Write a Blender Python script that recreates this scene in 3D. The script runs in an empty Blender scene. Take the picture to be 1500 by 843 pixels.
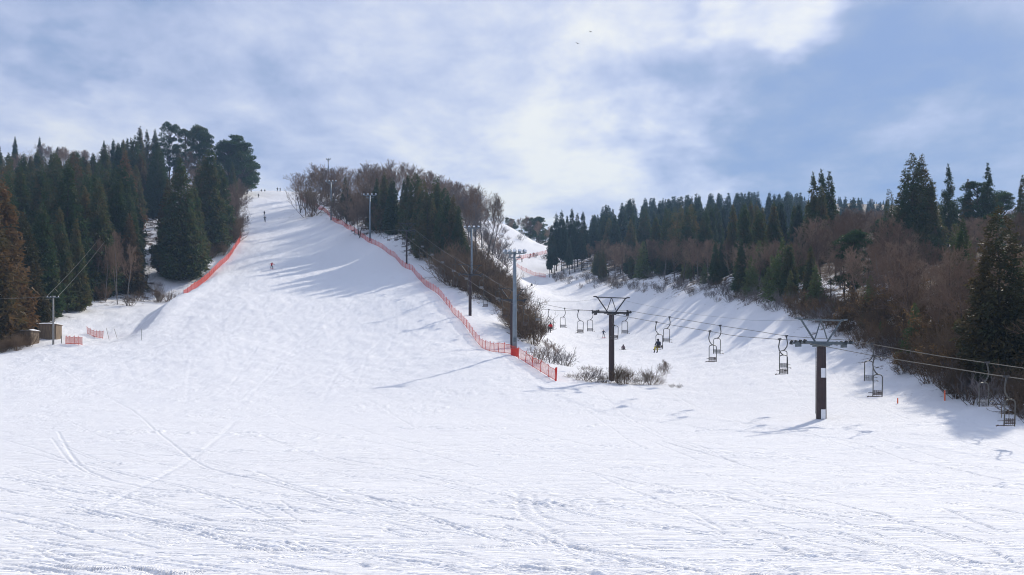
import bpy, bmesh, math, random
import numpy as np
from mathutils import Vector, Matrix

R = math.radians
random.seed(7)
rng = np.random.default_rng(7)
sc = bpy.context.scene
col = sc.collection
F = 1299.0            # focal length in photo pixels (photo 1500 wide)
HY = 580.0            # height of the horizon line in the photo

# ------------------------------------------------------------------ camera
cam_d = bpy.data.cameras.new('camera')
cam = bpy.data.objects.new('camera', cam_d)
col.objects.link(cam)
cam.location = (0, 0, 0)
cam.rotation_euler = (R(90), 0, 0)
cam_d.sensor_width = 36.0
cam_d.lens = 36.0 * F / 1500.0
cam_d.shift_y = (HY - 421.5) / 1500.0
cam_d.clip_start = 0.5
cam_d.clip_end = 20000
sc.camera = cam

# ------------------------------------------------------------------ light
SUN_AZ, SUN_EL = 33.0, 36.0        # to the right of the view direction, height
sd = Vector((math.sin(R(SUN_AZ)) * math.cos(R(SUN_EL)), math.cos(R(SUN_AZ)) * math.cos(R(SUN_EL)), math.sin(R(SUN_EL))))
sun_d = bpy.data.lights.new('sun', 'SUN')
sun_d.energy = 4.3
sun_d.angle = R(1.4)
sun_d.color = (1.0, 0.92, 0.80)
sun = bpy.data.objects.new('sun', sun_d)
sun.rotation_euler = sd.to_track_quat('Z', 'Y').to_euler()
sun.location = sd * 300
col.objects.link(sun)

sc.view_settings.view_transform = 'Standard'
sc.view_settings.look = 'None'
sc.view_settings.gamma = 1.0
sc.view_settings.exposure = 0.1
sc.view_settings.use_curve_mapping = False
sc.cycles.use_denoising = True
sc.cycles.denoising_prefilter = 'ACCURATE'
sc.cycles.filter_width = 1.1
sc.cycles.max_bounces = 5
sc.cycles.diffuse_bounces = 3
sc.cycles.transparent_max_bounces = 6
sc.cycles.volume_bounces = 0
sc.cycles.sample_clamp_indirect = 6.0

# ------------------------------------------------------------------ node helpers
def N(nt, t, loc=None, **kw):
    n = nt.nodes.new(t)
    for k, v in kw.items():
        setattr(n, k, v)
    return n

def mth(nt, op, a, b=None, c=None, clamp=False):
    n = nt.nodes.new('ShaderNodeMath'); n.operation = op; n.use_clamp = clamp
    for i, v in enumerate((a, b, c)):
        if v is None: continue
        if isinstance(v, (int, float)): n.inputs[i].default_value = v
        else: nt.links.new(v, n.inputs[i])
    return n.outputs[0]

def ramp(nt, fac, stops, interp='LINEAR'):
    n = nt.nodes.new('ShaderNodeValToRGB'); cr = n.color_ramp; cr.interpolation = interp
    while len(cr.elements) > 1: cr.elements.remove(cr.elements[0])
    cr.elements[0].position = stops[0][0]; cr.elements[0].color = (*stops[0][1], 1)
    for p, c in stops[1:]:
        e = cr.elements.new(p); e.color = (*c, 1)
    nt.links.new(fac, n.inputs[0])
    return n.outputs[0]

def mixc(nt, fac, a, b, mode='MIX'):
    n = nt.nodes.new('ShaderNodeMix'); n.data_type = 'RGBA'; n.blend_type = mode
    for s, v in ((n.inputs[0], fac), (n.inputs[6], a), (n.inputs[7], b)):
        if isinstance(v, (int, float)): s.default_value = v
        elif isinstance(v, tuple): s.default_value = (*v, 1)
        else: nt.links.new(v, s)
    return n.outputs[2]

def noise(nt, vec, scale, detail=3, rough=0.55, dist=0.0):
    n = nt.nodes.new('ShaderNodeTexNoise'); n.inputs['Scale'].default_value = scale
    n.inputs['Detail'].default_value = detail; n.inputs['Roughness'].default_value = rough
    n.inputs['Distortion'].default_value = dist
    if vec is not None: nt.links.new(vec, n.inputs['Vector'])
    return n.outputs[0]

def mapping(nt, vec, scale=(1, 1, 1), rot=(0, 0, 0), loc=(0, 0, 0)):
    n = nt.nodes.new('ShaderNodeMapping')
    n.inputs['Scale'].default_value = scale; n.inputs['Rotation'].default_value = rot; n.inputs['Location'].default_value = loc
    nt.links.new(vec, n.inputs['Vector'])
    return n.outputs[0]

# ------------------------------------------------------------------ world: Nishita sky behind broken cloud
w = bpy.data.worlds.new('World'); sc.world = w; w.use_nodes = True
nt = w.node_tree; nt.nodes.clear()
out = N(nt, 'ShaderNodeOutputWorld'); bg = N(nt, 'ShaderNodeBackground')
sky = N(nt, 'ShaderNodeTexSky', sky_type='NISHITA')
sky.sun_disc = False; sky.sun_elevation = R(SUN_EL); sky.sun_rotation = R(SUN_AZ)
sky.altitude = 400; sky.air_density = 1.0; sky.dust_density = 1.0
tc = N(nt, 'ShaderNodeTexCoord')
gen = tc.outputs['Generated']
sep = N(nt, 'ShaderNodeSeparateXYZ'); nt.links.new(gen, sep.inputs[0])
zc = mth(nt, 'ADD', mth(nt, 'MAXIMUM', sep.outputs[2], 0.0), 0.22)
comb = N(nt, 'ShaderNodeCombineXYZ')
nt.links.new(mth(nt, 'DIVIDE', sep.outputs[0], zc), comb.inputs[0])
nt.links.new(mth(nt, 'DIVIDE', sep.outputs[1], zc), comb.inputs[1])
cp = comb.outputs[0]
n1 = noise(nt, mapping(nt, cp, (1.0, 1.25, 1), (0, 0, 0.35), (3.1, 1.7, 0)), 1.15, 6, 0.52, 0.25)
n2 = noise(nt, mapping(nt, cp, (1.3, 1.0, 1), (0, 0, -0.5), (7.3, 4.2, 0)), 2.9, 6, 0.55, 0.35)
n3 = noise(nt, mapping(nt, cp, (1.0, 1.0, 1), (0, 0, 0.2), (1.3, 9.2, 0)), 9.0, 5, 0.6, 0.2)

wn = N(nt, 'ShaderNodeTexNoise'); wn.inputs['Scale'].default_value = 1.7; wn.inputs['Detail'].default_value = 5; wn.inputs['Roughness'].default_value = .6
nt.links.new(cp, wn.inputs['Vector'])
wsub = N(nt, 'ShaderNodeVectorMath', operation='SUBTRACT'); nt.links.new(wn.outputs['Color'], wsub.inputs[0]); wsub.inputs[1].default_value = (.5, .5, .5)
wsc = N(nt, 'ShaderNodeVectorMath', operation='SCALE'); nt.links.new(wsub.outputs[0], wsc.inputs[0]); wsc.inputs['Scale'].default_value = .42
gn = N(nt, 'ShaderNodeVectorMath', operation='ADD'); nt.links.new(gen, gn.inputs[0]); nt.links.new(wsc.outputs[0], gn.inputs[1])
def blob(px, py, rad, soft):
    """soft patch of the cloud deck around a fixed compass direction"""
    v = Vector(((px - 750) / F, 1.0, (HY - py) / F)).normalized()
    d = N(nt, 'ShaderNodeVectorMath', operation='DOT_PRODUCT'); d.inputs[1].default_value = v
    nrm = N(nt, 'ShaderNodeVectorMath', operation='NORMALIZE'); nt.links.new(gn.outputs[0], nrm.inputs[0])
    nt.links.new(nrm.outputs[0], d.inputs[0])
    m = N(nt, 'ShaderNodeMapRange', interpolation_type='SMOOTHERSTEP')
    nt.links.new(d.outputs['Value'], m.inputs[0])
    m.inputs[1].default_value = math.cos(rad + soft); m.inputs[2].default_value = math.cos(rad * 0.3)
    m.inputs[3].default_value = 0; m.inputs[4].default_value = 1
    return m.outputs[0]
val = mth(nt, 'ADD', mth(nt, 'MULTIPLY', mth(nt, 'SUBTRACT', n1, .5), 0.85), mth(nt, 'MULTIPLY', mth(nt, 'SUBTRACT', n2, .5), 1.0))
val = mth(nt, 'ADD', val, mth(nt, 'MULTIPLY', mth(nt, 'SUBTRACT', n3, .5), 0.48))
val = mth(nt, 'ADD', val, 0.52)
for (px, py, rad, soft, amt) in [
        (1115, -25, .03, .075, .42), (1120, -90, .10, .12, .24), (830, 80, .06, .13, .17), (600, 130, .09, .16, .14), (420, 140, .09, .16, .08), (450, 40, .05, .10, .06), (760, 200, .06, .12, .04), (880, 288, .05, .09, .16), (990, 285, .03, .06, .10),
        (1100, 130, .07, .12, -.16), (1200, 175, .10, .14, -.16), (1390, 150, .10, .2, -.12), (960, 165, .03, .08, -.08), (1420, 40, .08, .14, -.14), (1300, 250, .1, .12, -.08),
        (330, 80, .06, .12, -.16), (145, 105, .012, .035, -.14), (60, 60, .05, .12, .05), (200, 185, .05, .10, .12), (20, 130, .03, .06, -.05),
        (540, 215, .05, .10, -.08), (1440, 255, .03, .07, .16)]:
    val = mth(nt, 'ADD', val, mth(nt, 'MULTIPLY', blob(px, py, rad, soft), amt))
cl = ramp(nt, val, [(0.0, (.19, .30, .58)), (.20, (.26, .355, .58)), (.36, (.35, .43, .64)), (.50, (.47, .53, .74)),
                    (.64, (.60, .65, .83)), (.80, (.78, .80, .89)), (1.0, (1.02, 1.0, .90))], 'B_SPLINE')
clk = N(nt, 'ShaderNodeVectorMath', operation='SCALE'); nt.links.new(cl, clk.inputs[0]); clk.inputs['Scale'].default_value = 10.0
skymix = mixc(nt, 0.9, sky.outputs[0], clk.outputs[0])
nt.links.new(skymix, bg.inputs[0]); bg.inputs[1].default_value = 0.1
nt.links.new(bg.outputs[0], out.inputs[0])

# ------------------------------------------------------------------ noise in numpy
def _hash(ix, iy, seed):
    h = (ix.astype(np.int64) * 374761393 + iy.astype(np.int64) * 668265263 + seed * 1442695041) & 0xFFFFFFFF
    h = ((h ^ (h >> 13)) * 1274126177) & 0xFFFFFFFF
    return ((h ^ (h >> 16)) & 0xFFFF) / 65535.0
def vnoise(x, y, seed=0):
    ix = np.floor(x); iy = np.floor(y); fx = x - ix; fy = y - iy
    fx = fx * fx * (3 - 2 * fx); fy = fy * fy * (3 - 2 * fy)
    a = _hash(ix, iy, seed); b = _hash(ix + 1, iy, seed); c = _hash(ix, iy + 1, seed); d = _hash(ix + 1, iy + 1, seed)
    return (a + (b - a) * fx) * (1 - fy) + (c + (d - c) * fx) * fy
def fbm(x, y, seed=0, octs=4):
    s = 0; a = 0.5; t = 0
    for k in range(octs):
        s = s + a * (vnoise(x, y, seed + k * 17) - 0.5); t += a; a *= 0.5; x = x * 2.03 + 3.1; y = y * 2.03 + 1.7
    return s / t * 2

# ------------------------------------------------------------------ terrain from surveyed points: bearing (photo column), height (photo row), distance, forest floor 0..1
PTS = []
def C(px, *rows):
    for r in rows: PTS.append((px, *r) if len(r) == 3 else (px, r[0], r[1], 0.0))
for px in (-200, 0, 200, 400, 600, 800, 1000, 1200, 1400, 1700):
    C(px, (1116, 8), (964, 11), (843, 16), (752, 24), (682, 38))
C(400, (625, 60), (580, 85), (540, 108), (500, 132), (450, 165), (390, 213), (340, 262), (300, 318), (280, 372), (300, 430), (400, 700))
C(430, (282, 370), (302, 430))
C(360, (281, 368, .3), (297, 425, .5))
C(200, (628, 58), (600, 73), (540, 106), (500, 132), (472, 150), (440, 175, .3), (400, 205, 1), (350, 245, 1), (300, 300, 1), (262, 350, 1), (280, 420, 1))
C(100, (600, 73), (560, 95), (520, 118), (470, 153, .2), (440, 175, 1), (400, 200, 1), (340, 250, 1), (280, 320, 1), (250, 370, 1), (265, 450, 1))
for px in (0, -200): C(px, (600, 73), (545, 102), (516, 124, .3), (480, 145, 1), (420, 185, 1), (350, 240, 1), (290, 310, 1), (246, 370, 1), (260, 450, 1))
C(220, (402, 204, .45), (366, 232, .5), (335, 260, .5)); C(150, (446, 172, .4)); C(240, (435, 178, .3)); C(78, (502, 128)); C(300, (550, 101), (500, 130), (450, 163), (402, 206, .05), (372, 235, 1), (320, 290, 1), (275, 365, 1), (290, 430, 1))
C(250, (428, 188, .9)); C(270, (419, 191, .1), (330, 265, 1), (268, 368, 1), (285, 450, 1)); C(285,(410,198,.1))
C(310, (385, 225, .3)); C(345, (357, 243, 0), (300, 318, .6), (277, 368, .9)); C(352, (335, 268, .2)); C(330, (335, 272, 1))
# safety net line and the lift corridor
C(815, (556, 92)); C(750, (520, 108)); C(690, (487, 137)); C(640, (430, 168)); C(596, (391, 204)); C(578, (377, 212))
C(540, (355, 229), (340, 240, .9), (318, 262, 1), (290, 300, 1), (300, 380, 1)); C(490, (325, 268), (315, 278, .9), (293, 312, 1), (281, 345, 1), (300, 420, 1))
C(445, (297, 325), (287, 345, .8), (281, 372, .9), (300, 430, 1)); C(600, (372, 214, .9), (340, 232, 1), (308, 262, 1), (310, 320, 1), (325, 420, 1))
C(500, (600, 73), (540, 108), (480, 145), (430, 180), (380, 222)); C(600, (600, 73), (540, 105), (480, 142), (430, 172))
C(700, (600, 73), (545, 95)); C(750, (512, 129.6)); C(688, (461, 152)); C(620, (397, 197, .3)); C(650, (420, 180, .5))
C(640, (372, 210, 1), (335, 250, 1), (312, 300, 1), (330, 380, 1)); C(692, (428, 170, .9), (385, 215, 1), (352, 240, 1), (330, 300, 1), (330, 380, .8))
C(720, (478, 143, .5), (442, 175, 1), (412, 215, 1)); C(760, (462, 180, 1), (495, 140, .9)); C(790, (530, 113, .3)); C(740, (398, 300, .4), (380, 330, .4))
# valley run and its far bend
C(896, (563, 93), (530, 130), (497, 185), (470, 207)); C(800, (600, 73), (500, 170), (455, 215), (430, 255)); C(780, (419, 290), (405, 312)); C(762, (386, 332)); C(775, (378, 355))
C(800, (368, 380), (361, 405, .3), (372, 450, .6)); C(760, (343, 392, .2), (352, 440, .6)); C(738, (327, 400, .2), (340, 450, .6))
C(820, (413, 288), (404, 302, .6), (385, 345, 1), (365, 420, 1)); C(900, (430, 235), (417, 256, .7), (396, 300, 1), (352, 400, 1), (338, 470, 1))
C(1000, (590, 78), (560, 97), (520, 130), (485, 155), (450, 180), (424, 202, .7), (398, 240, 1), (366, 310, 1), (322, 430, 1), (335, 520, 1))
C(1100, (600, 70), (550, 92), (510, 113), (478, 132), (440, 152, .7), (402, 190, 1), (366, 280, 1), (328, 430, 1))
C(1200, (612, 62.5), (570, 78), (517, 100), (478, 112, .6), (430, 135, .8), (386, 170, 1), (362, 250, 1), (345, 380, 1), (310, 560, 1))
C(1300, (605, 63), (557, 80), (522, 88, .8), (462, 105, 1), (412, 135, 1), (372, 180, 1), (352, 260, 1), (350, 400, 1))
C(1400, (640, 48), (597, 63), (568, 70, .9), (500, 83, 1), (432, 108, 1), (384, 140, 1), (352, 190, 1), (352, 300, 1))
for px in (1500, 1700): C(px, (642, 50), (600, 58, .9), (505, 76, 1), (424, 105, 1), (366, 150, 1), (342, 200, 1), (345, 320, 1))
C(1150, (302, 620, 1)); C(1250, (299, 640, 1)); C(1330, (303, 650, 1)); C(1050, (318, 600, 1))
for px in (-200, 100, 650, 900, 1700): C(px, (380, 800, 1))
for px in (-200, 400, 900, 1250, 1700): C(px, (500, 1500, 1), (560, 4000, 1))
P = np.array(PTS, float)
_cx = P[:, 0] / 260.0; _cy = np.log(P[:, 2]) * 3.2
def _k(r2): return np.where(r2 > 1e-12, 0.5 * r2 * np.log(r2 + 1e-12), 0.0)
_n = len(P)
_A = np.zeros((_n + 3, _n + 3))
_A[:_n, :_n] = _k((_cx[:, None] - _cx) ** 2 + (_cy[:, None] - _cy) ** 2) + np.eye(_n) * 0.004
_A[:_n, _n] = 1; _A[:_n, _n + 1] = _cx; _A[:_n, _n + 2] = _cy; _A[_n:, :_n] = _A[:_n, _n:].T
_W = np.linalg.solve(_A, np.vstack([P[:, [1]], np.zeros((3, 1))]))
_A2 = np.zeros((_n, _n)); _A2[:] = np.sqrt((_cx[:, None] - _cx) ** 2 + (_cy[:, None] - _cy) ** 2)
_W2 = np.linalg.solve(_A2 - np.eye(_n) * 0.05, P[:, 3] - .5)
def terrain(x, y):
    """height and forest-floor share at world x, y"""
    x = np.atleast_1d(np.asarray(x, float)); y = np.atleast_1d(np.asarray(y, float))
    ys = np.maximum(y, 6.0)
    px = np.clip(750 + F * x / ys, -260, 1760); V = np.log(ys)
    py = np.empty_like(px); fl = np.empty_like(px)
    for i in range(0, len(px), 60000):
        s = slice(i, i + 60000)
        a = px[s] / 260.0; b = V[s] * 3.2
        r2 = (a[:, None] - _cx) ** 2 + (b[:, None] - _cy) ** 2
        py[s] = _k(r2) @ _W[:_n, 0] + _W[_n, 0] + _W[_n + 1, 0] * a + _W[_n + 2, 0] * b
        fl[s] = np.sqrt(r2) @ _W2 + .5
    z = (HY - py) / F * ys
    t = np.clip((y - 8) / 6, 0, 1); z = z * t + (-3.25) * (1 - t)
    far = np.clip((ys - 40) / 100, 0, 1)
    # shoulder of the groomed run: the ground steps down to its left
    A_ = np.array([(322 - 750) / F * 214, 214.]); B_ = np.array([(165 - 750) / F * 128, 128.]); D_ = B_ - A_; L_ = np.hypot(*D_)
    tt = ((x - A_[0]) * D_[0] + (y - A_[1]) * D_[1]) / L_ ** 2; ss = (-(x - A_[0]) * D_[1] + (y - A_[1]) * D_[0]) / L_
    ss = -ss + 1.2 * np.sin(tt * 9); win = np.clip(tt * 5, 0, 1) * np.clip((1 - tt) * 4, 0, 1)
    z = z + win * (-2.1 * np.clip(ss / 4, 0, 1) * np.exp(-(np.maximum(ss - 4, 0) / 14) ** 2) + .5 * np.exp(-((ss + 1.5) / 2.2) ** 2))
    z = z + far * 0.35 * fbm(x / 14, y / 14, 5, 3) * np.clip(1.6 - 0.2 * far, 0, 2)
    z = z + np.clip(fl, 0, 1) * far * 0.9 * fbm(x / 7, y / 7, 9, 3)
    return z, fl
def gz(x, y): return float(terrain(x, y)[0][0])
def at(px, d, dz=0.0):
    x = (px - 750) / F * d
    return Vector((x, d, gz(x, d) + dz))
def hit(px, py, lo=14.0, hi=600.0):
    """first point of the ground seen along a bearing and height angle"""
    d = np.exp(np.linspace(math.log(lo), math.log(hi), 900))
    x = (px - 750) / F * d
    z, _ = terrain(x, d)
    rows = HY - F * z / d
    k = np.argmax(rows <= py)
    if rows[k] > py: return None
    return Vector((x[k], d[k], z[k]))

# ------------------------------------------------------------------ mesh helpers
def mesh_np(name, V, T, mats=(), mi=None, smooth=False):
    """mesh from vertex array and a triangle or quad array"""
    me = bpy.data.meshes.new(name)
    V = np.asarray(V, np.float32); T = np.asarray(T, np.int32); k = T.shape[1]
    me.vertices.add(len(V)); me.vertices.foreach_set('co', V.ravel())
    me.loops.add(T.size); me.loops.foreach_set('vertex_index', T.ravel())
    me.polygons.add(len(T)); me.polygons.foreach_set('loop_start', np.arange(0, T.size, k, dtype=np.int32))
    me.polygons.foreach_set('loop_total', np.full(len(T), k, np.int32))
    for m in mats: me.materials.append(m)
    if mi is not None: me.polygons.foreach_set('material_index', np.asarray(mi, np.int32))
    if smooth: me.polygons.foreach_set('use_smooth', np.ones(len(T), bool))
    me.update(calc_edges=True)
    return me

class MB:
    def __init__(s): s.v = []; s.f = []
    def tube(s, pts, rad, sides=6, cap=True):
        pts = [Vector(p) for p in pts]
        if isinstance(rad, (int, float)): rad = [rad] * len(pts)
        b0 = len(s.v); up = None
        for i, p in enumerate(pts):
            t = (pts[min(i + 1, len(pts) - 1)] - pts[max(i - 1, 0)]).normalized()
            if up is None:
                up = Vector((0, 0, 1)) if abs(t.z) < .9 else Vector((1, 0, 0))
            a = t.cross(up).normalized(); b = a.cross(t).normalized(); up = b
            for k in range(sides):
                q = 2 * math.pi * (k + .5) / sides
                s.v.append(tuple(p + (a * math.cos(q) + b * math.sin(q)) * rad[i]))
        for i in range(len(pts) - 1):
            for k in range(sides):
                a0 = b0 + i * sides + k; a1 = b0 + i * sides + (k + 1) % sides
                s.f.append((a0, a1, a1 + sides, a0 + sides))
        if cap:
            s.f.append(tuple(b0 + k for k in reversed(range(sides))))
            e = b0 + (len(pts) - 1) * sides
            s.f.append(tuple(e + k for k in range(sides)))
        return s
    def box(s, c, size, M=None):
        b0 = len(s.v)
        for dx in (-.5, .5):
            for dy in (-.5, .5):
                for dz in (-.5, .5):
                    p = Vector((dx * size[0], dy * size[1], dz * size[2]))
                    if M is not None: p = M @ p
                    s.v.append(tuple(Vector(c) + p))
        for f in ((0, 1, 3, 2), (4, 6, 7, 5), (0, 4, 5, 1), (2, 3, 7, 6), (0, 2, 6, 4), (1, 5, 7, 3)):
            s.f.append(tuple(b0 + i for i in f))
        return s
    def mesh(s, name, mat, smooth=False):
        me = bpy.data.meshes.new(name); me.from_pydata(s.v, [], s.f); me.materials.append(mat)
        if smooth:
            for p in me.polygons: p.use_smooth = True
        me.update(); return me
    def build(s, name, mat, parent=None, smooth=False):
        return link(name, s.mesh(name, mat, smooth), parent)

def link(name, data, parent=None, loc=(0, 0, 0), rz=0.0):
    o = bpy.data.objects.new(name, data); col.objects.link(o)
    o.location = loc; o.rotation_euler = (0, 0, rz)
    if parent is not None: o.parent = parent
    return o
def tag(o, label, cat, group=None):
    o['label'] = label; o['category'] = cat
    if group: o['group'] = group
    return o
def thing(name, label, cat, loc=(0, 0, 0), rz=0.0, group=None):
    o = link(name, None, None, loc, rz); o.empty_display_size = .3
    return tag(o, label, cat, group)
def copy_tree(o, parent=None):
    c = o.copy(); col.objects.link(c); c.parent = parent
    for ch in o.children: copy_tree(ch, c)
    return c
ORD = ['first', 'second', 'third', 'fourth', 'fifth', 'sixth', 'seventh', 'eighth', 'ninth', 'tenth', 'eleventh', 'twelfth', 'thirteenth',
       'fourteenth', 'fifteenth', 'sixteenth', 'seventeenth', 'eighteenth', 'nineteenth', 'twentieth']
ORD += ['twenty-' + o for o in ORD[:9]] + ['thirtieth'] + ['thirty-' + o for o in ORD[:9]]

# ------------------------------------------------------------------ materials
def mat(name, base=(.5, .5, .5), rough=.6, metal=0.0, spec=.5, build=None):
    m = bpy.data.materials.new(name); m.use_nodes = True
    t = m.node_tree; b = t.nodes['Principled BSDF']
    b.inputs['Base Color'].default_value = (*base, 1); b.inputs['Roughness'].default_value = rough
    b.inputs['Metallic'].default_value = metal; b.inputs['Specular IOR Level'].default_value = spec
    if build: build(t, b)
    return m
def worn(c1, c2, scale=3.0, rough=.6, metal=0.0, name='worn', thresh=(.35, .7), stretch=(1, 1, 1)):
    def f(t, b):
        tc = N(t, 'ShaderNodeTexCoord'); v = mapping(t, tc.outputs['Object'], stretch)
        n = noise(t, v, scale, 5, .62)
        t.links.new(ramp(t, n, [(thresh[0], c1), (thresh[1], c2)]), b.inputs['Base Color'])
        t.links.new(mth(t, 'ADD', mth(t, 'MULTIPLY', n, .35), rough - .2), b.inputs['Roughness'])
    return mat(name, c1, rough, metal, .4, f)

def snow_nodes(t, b):
    tc = N(t, 'ShaderNodeTexCoord'); ob = tc.outputs['Object']
    a = N(t, 'ShaderNodeAttribute', attribute_name='forest')
    # colour: clean snow, slightly dirtier swept patches; leaf litter and brown scrub stalks poking through under the trees
    n_big = noise(t, ob, .05, 4, .6)
    n_mid = noise(t, mapping(t, ob, (.5, 1.2, 1)), .8, 4, .6)
    snowc = mixc(t, mth(t, 'MULTIPLY', n_mid, .35), (.885, .885, .89), (.83, .84, .86))
    n_f = noise(t, mapping(t, ob, (1, 1, .5)), .42, 6, .68)
    n_f2 = noise(t, ob, 2.2, 5, .7)
    fmask = mth(t, 'ADD', mth(t, 'MULTIPLY', mth(t, 'MINIMUM', a.outputs['Fac'], 1.0), .86), mth(t, 'ADD', mth(t, 'MULTIPLY', mth(t, 'SUBTRACT', n_f, .5), 1.7), mth(t, 'MULTIPLY', mth(t, 'SUBTRACT', n_f2, .5), .9)))
    mr = N(t, 'ShaderNodeMapRange'); t.links.new(fmask, mr.inputs[0]); mr.inputs[1].default_value = .58; mr.inputs[2].default_value = .74
    fm = mth(t, 'MULTIPLY', mr.outputs[0], mth(t, 'GREATER_THAN', a.outputs['Fac'], .12))
    lit = ramp(t, n_f2, [(.3, (.045, .032, .022)), (.55, (.10, .065, .04)), (.75, (.16, .11, .065))])
    t.links.new(mixc(t, fm, snowc, lit), b.inputs['Base Color'])
    b.inputs['Roughness'].default_value = .8
    b.inputs['Specular IOR Level'].default_value = .08
    # relief finer than the mesh: combed ski scratches, crust crumbs, chopped piste
    s1 = noise(t, mapping(t, ob, (.35, 5.5, 1), (0, 0, .14)), 1.0, 4, .6, .6)
    s2 = noise(t, mapping(t, ob, (.5, 7.0, 1), (0, 0, -.22)), 1.1, 4, .62, .8)
    s3 = noise(t, ob, 4.0, 5, .7)
    s4 = noise(t, mapping(t, ob, (.30, .9, 1), (0, 0, .3)), .8, 5, .6, 1.2)
    r1 = mth(t, 'ABSOLUTE', mth(t, 'SUBTRACT', s1, .5)); r2 = mth(t, 'ABSOLUTE', mth(t, 'SUBTRACT', s2, .5))
    h = mth(t, 'ADD', mth(t, 'MULTIPLY', mth(t, 'MINIMUM', mth(t, 'MULTIPLY', r1, 9.0), 1.0), .035), mth(t, 'MULTIPLY', mth(t, 'MINIMUM', mth(t, 'MULTIPLY', r2, 11.0), 1.0), .028))
    h = mth(t, 'ADD', h, mth(t, 'MULTIPLY', s3, .032))
    h = mth(t, 'ADD', h, mth(t, 'MULTIPLY', s4, .16))
    bm = N(t, 'ShaderNodeBump'); bm.inputs['Strength'].default_value = .7; bm.inputs['Distance'].default_value = 1.0
    t.links.new(h, bm.inputs['Height']); t.links.new(bm.outputs[0], b.inputs['Normal'])
M_SNOW = mat('snow', build=snow_nodes)

def foliage(name, dark, light, brown, brown_amt=.4, scale=.5, transl=.38):
    def f(t, b):
        tc = N(t, 'ShaderNodeTexCoord'); oi = N(t, 'ShaderNodeObjectInfo'); ge = N(t, 'ShaderNodeNewGeometry')
        off = N(t, 'ShaderNodeVectorMath', operation='ADD'); t.links.new(ge.outputs['Position'], off.inputs[0])
        n1 = noise(t, off.outputs[0], scale, 4, .6); n2 = noise(t, off.outputs[0], scale * 5, 3, .6)
        g = mixc(t, n2, dark, light)
        br = mth(t, 'ADD', mth(t, 'MULTIPLY', mth(t, 'SUBTRACT', n1, .5), 2.4), mth(t, 'ADD', mth(t, 'MULTIPLY', mth(t, 'SUBTRACT', oi.outputs['Random'], .5), .7), brown_amt), clamp=True)
        c = mixc(t, br, g, brown)
        hs = N(t, 'ShaderNodeHueSaturation'); t.links.new(c, hs.inputs['Color'])
        t.links.new(mth(t, 'ADD', mth(t, 'MULTIPLY', oi.outputs['Random'], .5), .75), hs.inputs['Value'])
        t.links.new(hs.outputs[0], b.inputs['Base Color'])
        b.inputs['Roughness'].default_value = .65; b.inputs['Specular IOR Level'].default_value = .2
        tr = N(t, 'ShaderNodeBsdfTranslucent'); t.links.new(hs.outputs[0], tr.inputs[0])
        mx = N(t, 'ShaderNodeMixShader'); mx.inputs[0].default_value = transl
        t.links.new(b.outputs[0], mx.inputs[1]); t.links.new(tr.outputs[0], mx.inputs[2])
        t.links.new(mx.outputs[0], t.nodes['Material Output'].inputs[0])
    return mat(name, build=f)
M_CEDAR = foliage('cedar_foliage', (.022, .050, .021), (.065, .105, .034), (.13, .085, .032), .22)
M_CEDAR_RUST = foliage('cedar_foliage_rusty', (.026, .042, .018), (.060, .066, .024), (.13, .072, .028), .62, .35)
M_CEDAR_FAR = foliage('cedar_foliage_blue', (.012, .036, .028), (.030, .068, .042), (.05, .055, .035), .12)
M_PINE = foliage('pine_needles', (.025, .060, .024), (.060, .110, .040), (.10, .085, .035), .12)
M_YOUNG = foliage('young_conifer_needles', (.07, .12, .035), (.15, .20, .065), (.12, .085, .035), .30)
M_BARK = worn((.035, .026, .020), (.10, .078, .06), 6, .85, 0, 'bark', (.35, .7), (1, 1, .15))
M_BARK_PALE = worn((.09, .08, .075), (.24, .22, .21), 5, .85, 0, 'pale_bark', (.35, .7), (1, 1, .15))
def twig(name, a, b_, c):
    def f(t, b):
        oi = N(t, 'ShaderNodeObjectInfo'); ge = N(t, 'ShaderNodeNewGeometry')
        n = noise(t, ge.outputs['Position'], .6, 3, .6)
        k = mth(t, 'ADD', mth(t, 'MULTIPLY', oi.outputs['Random'], .6), mth(t, 'MULTIPLY', n, .4))
        t.links.new(ramp(t, k, [(.2, a), (.5, b_), (.8, c)]), b.inputs['Base Color'])
        b.inputs['Roughness'].default_value = .8; b.inputs['Specular IOR Level'].default_value = .2
    return mat(name, build=f)
M_TWIG = twig('bare_twigs', (.11, .068, .045), (.19, .122, .080), (.28, .19, .13))
M_TWIG_BROWN = twig('brown_thicket_twigs', (.085, .055, .032), (.13, .082, .045), (.18, .12, .070))
M_TWIG_GREY = twig('grey_twigs', (.12, .105, .10), (.18, .155, .15), (.25, .22, .21))
M_DEADLEAF = foliage('dead_leaves', (.08, .05, .026), (.14, .085, .038), (.19, .115, .045), .4, .8)

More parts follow.
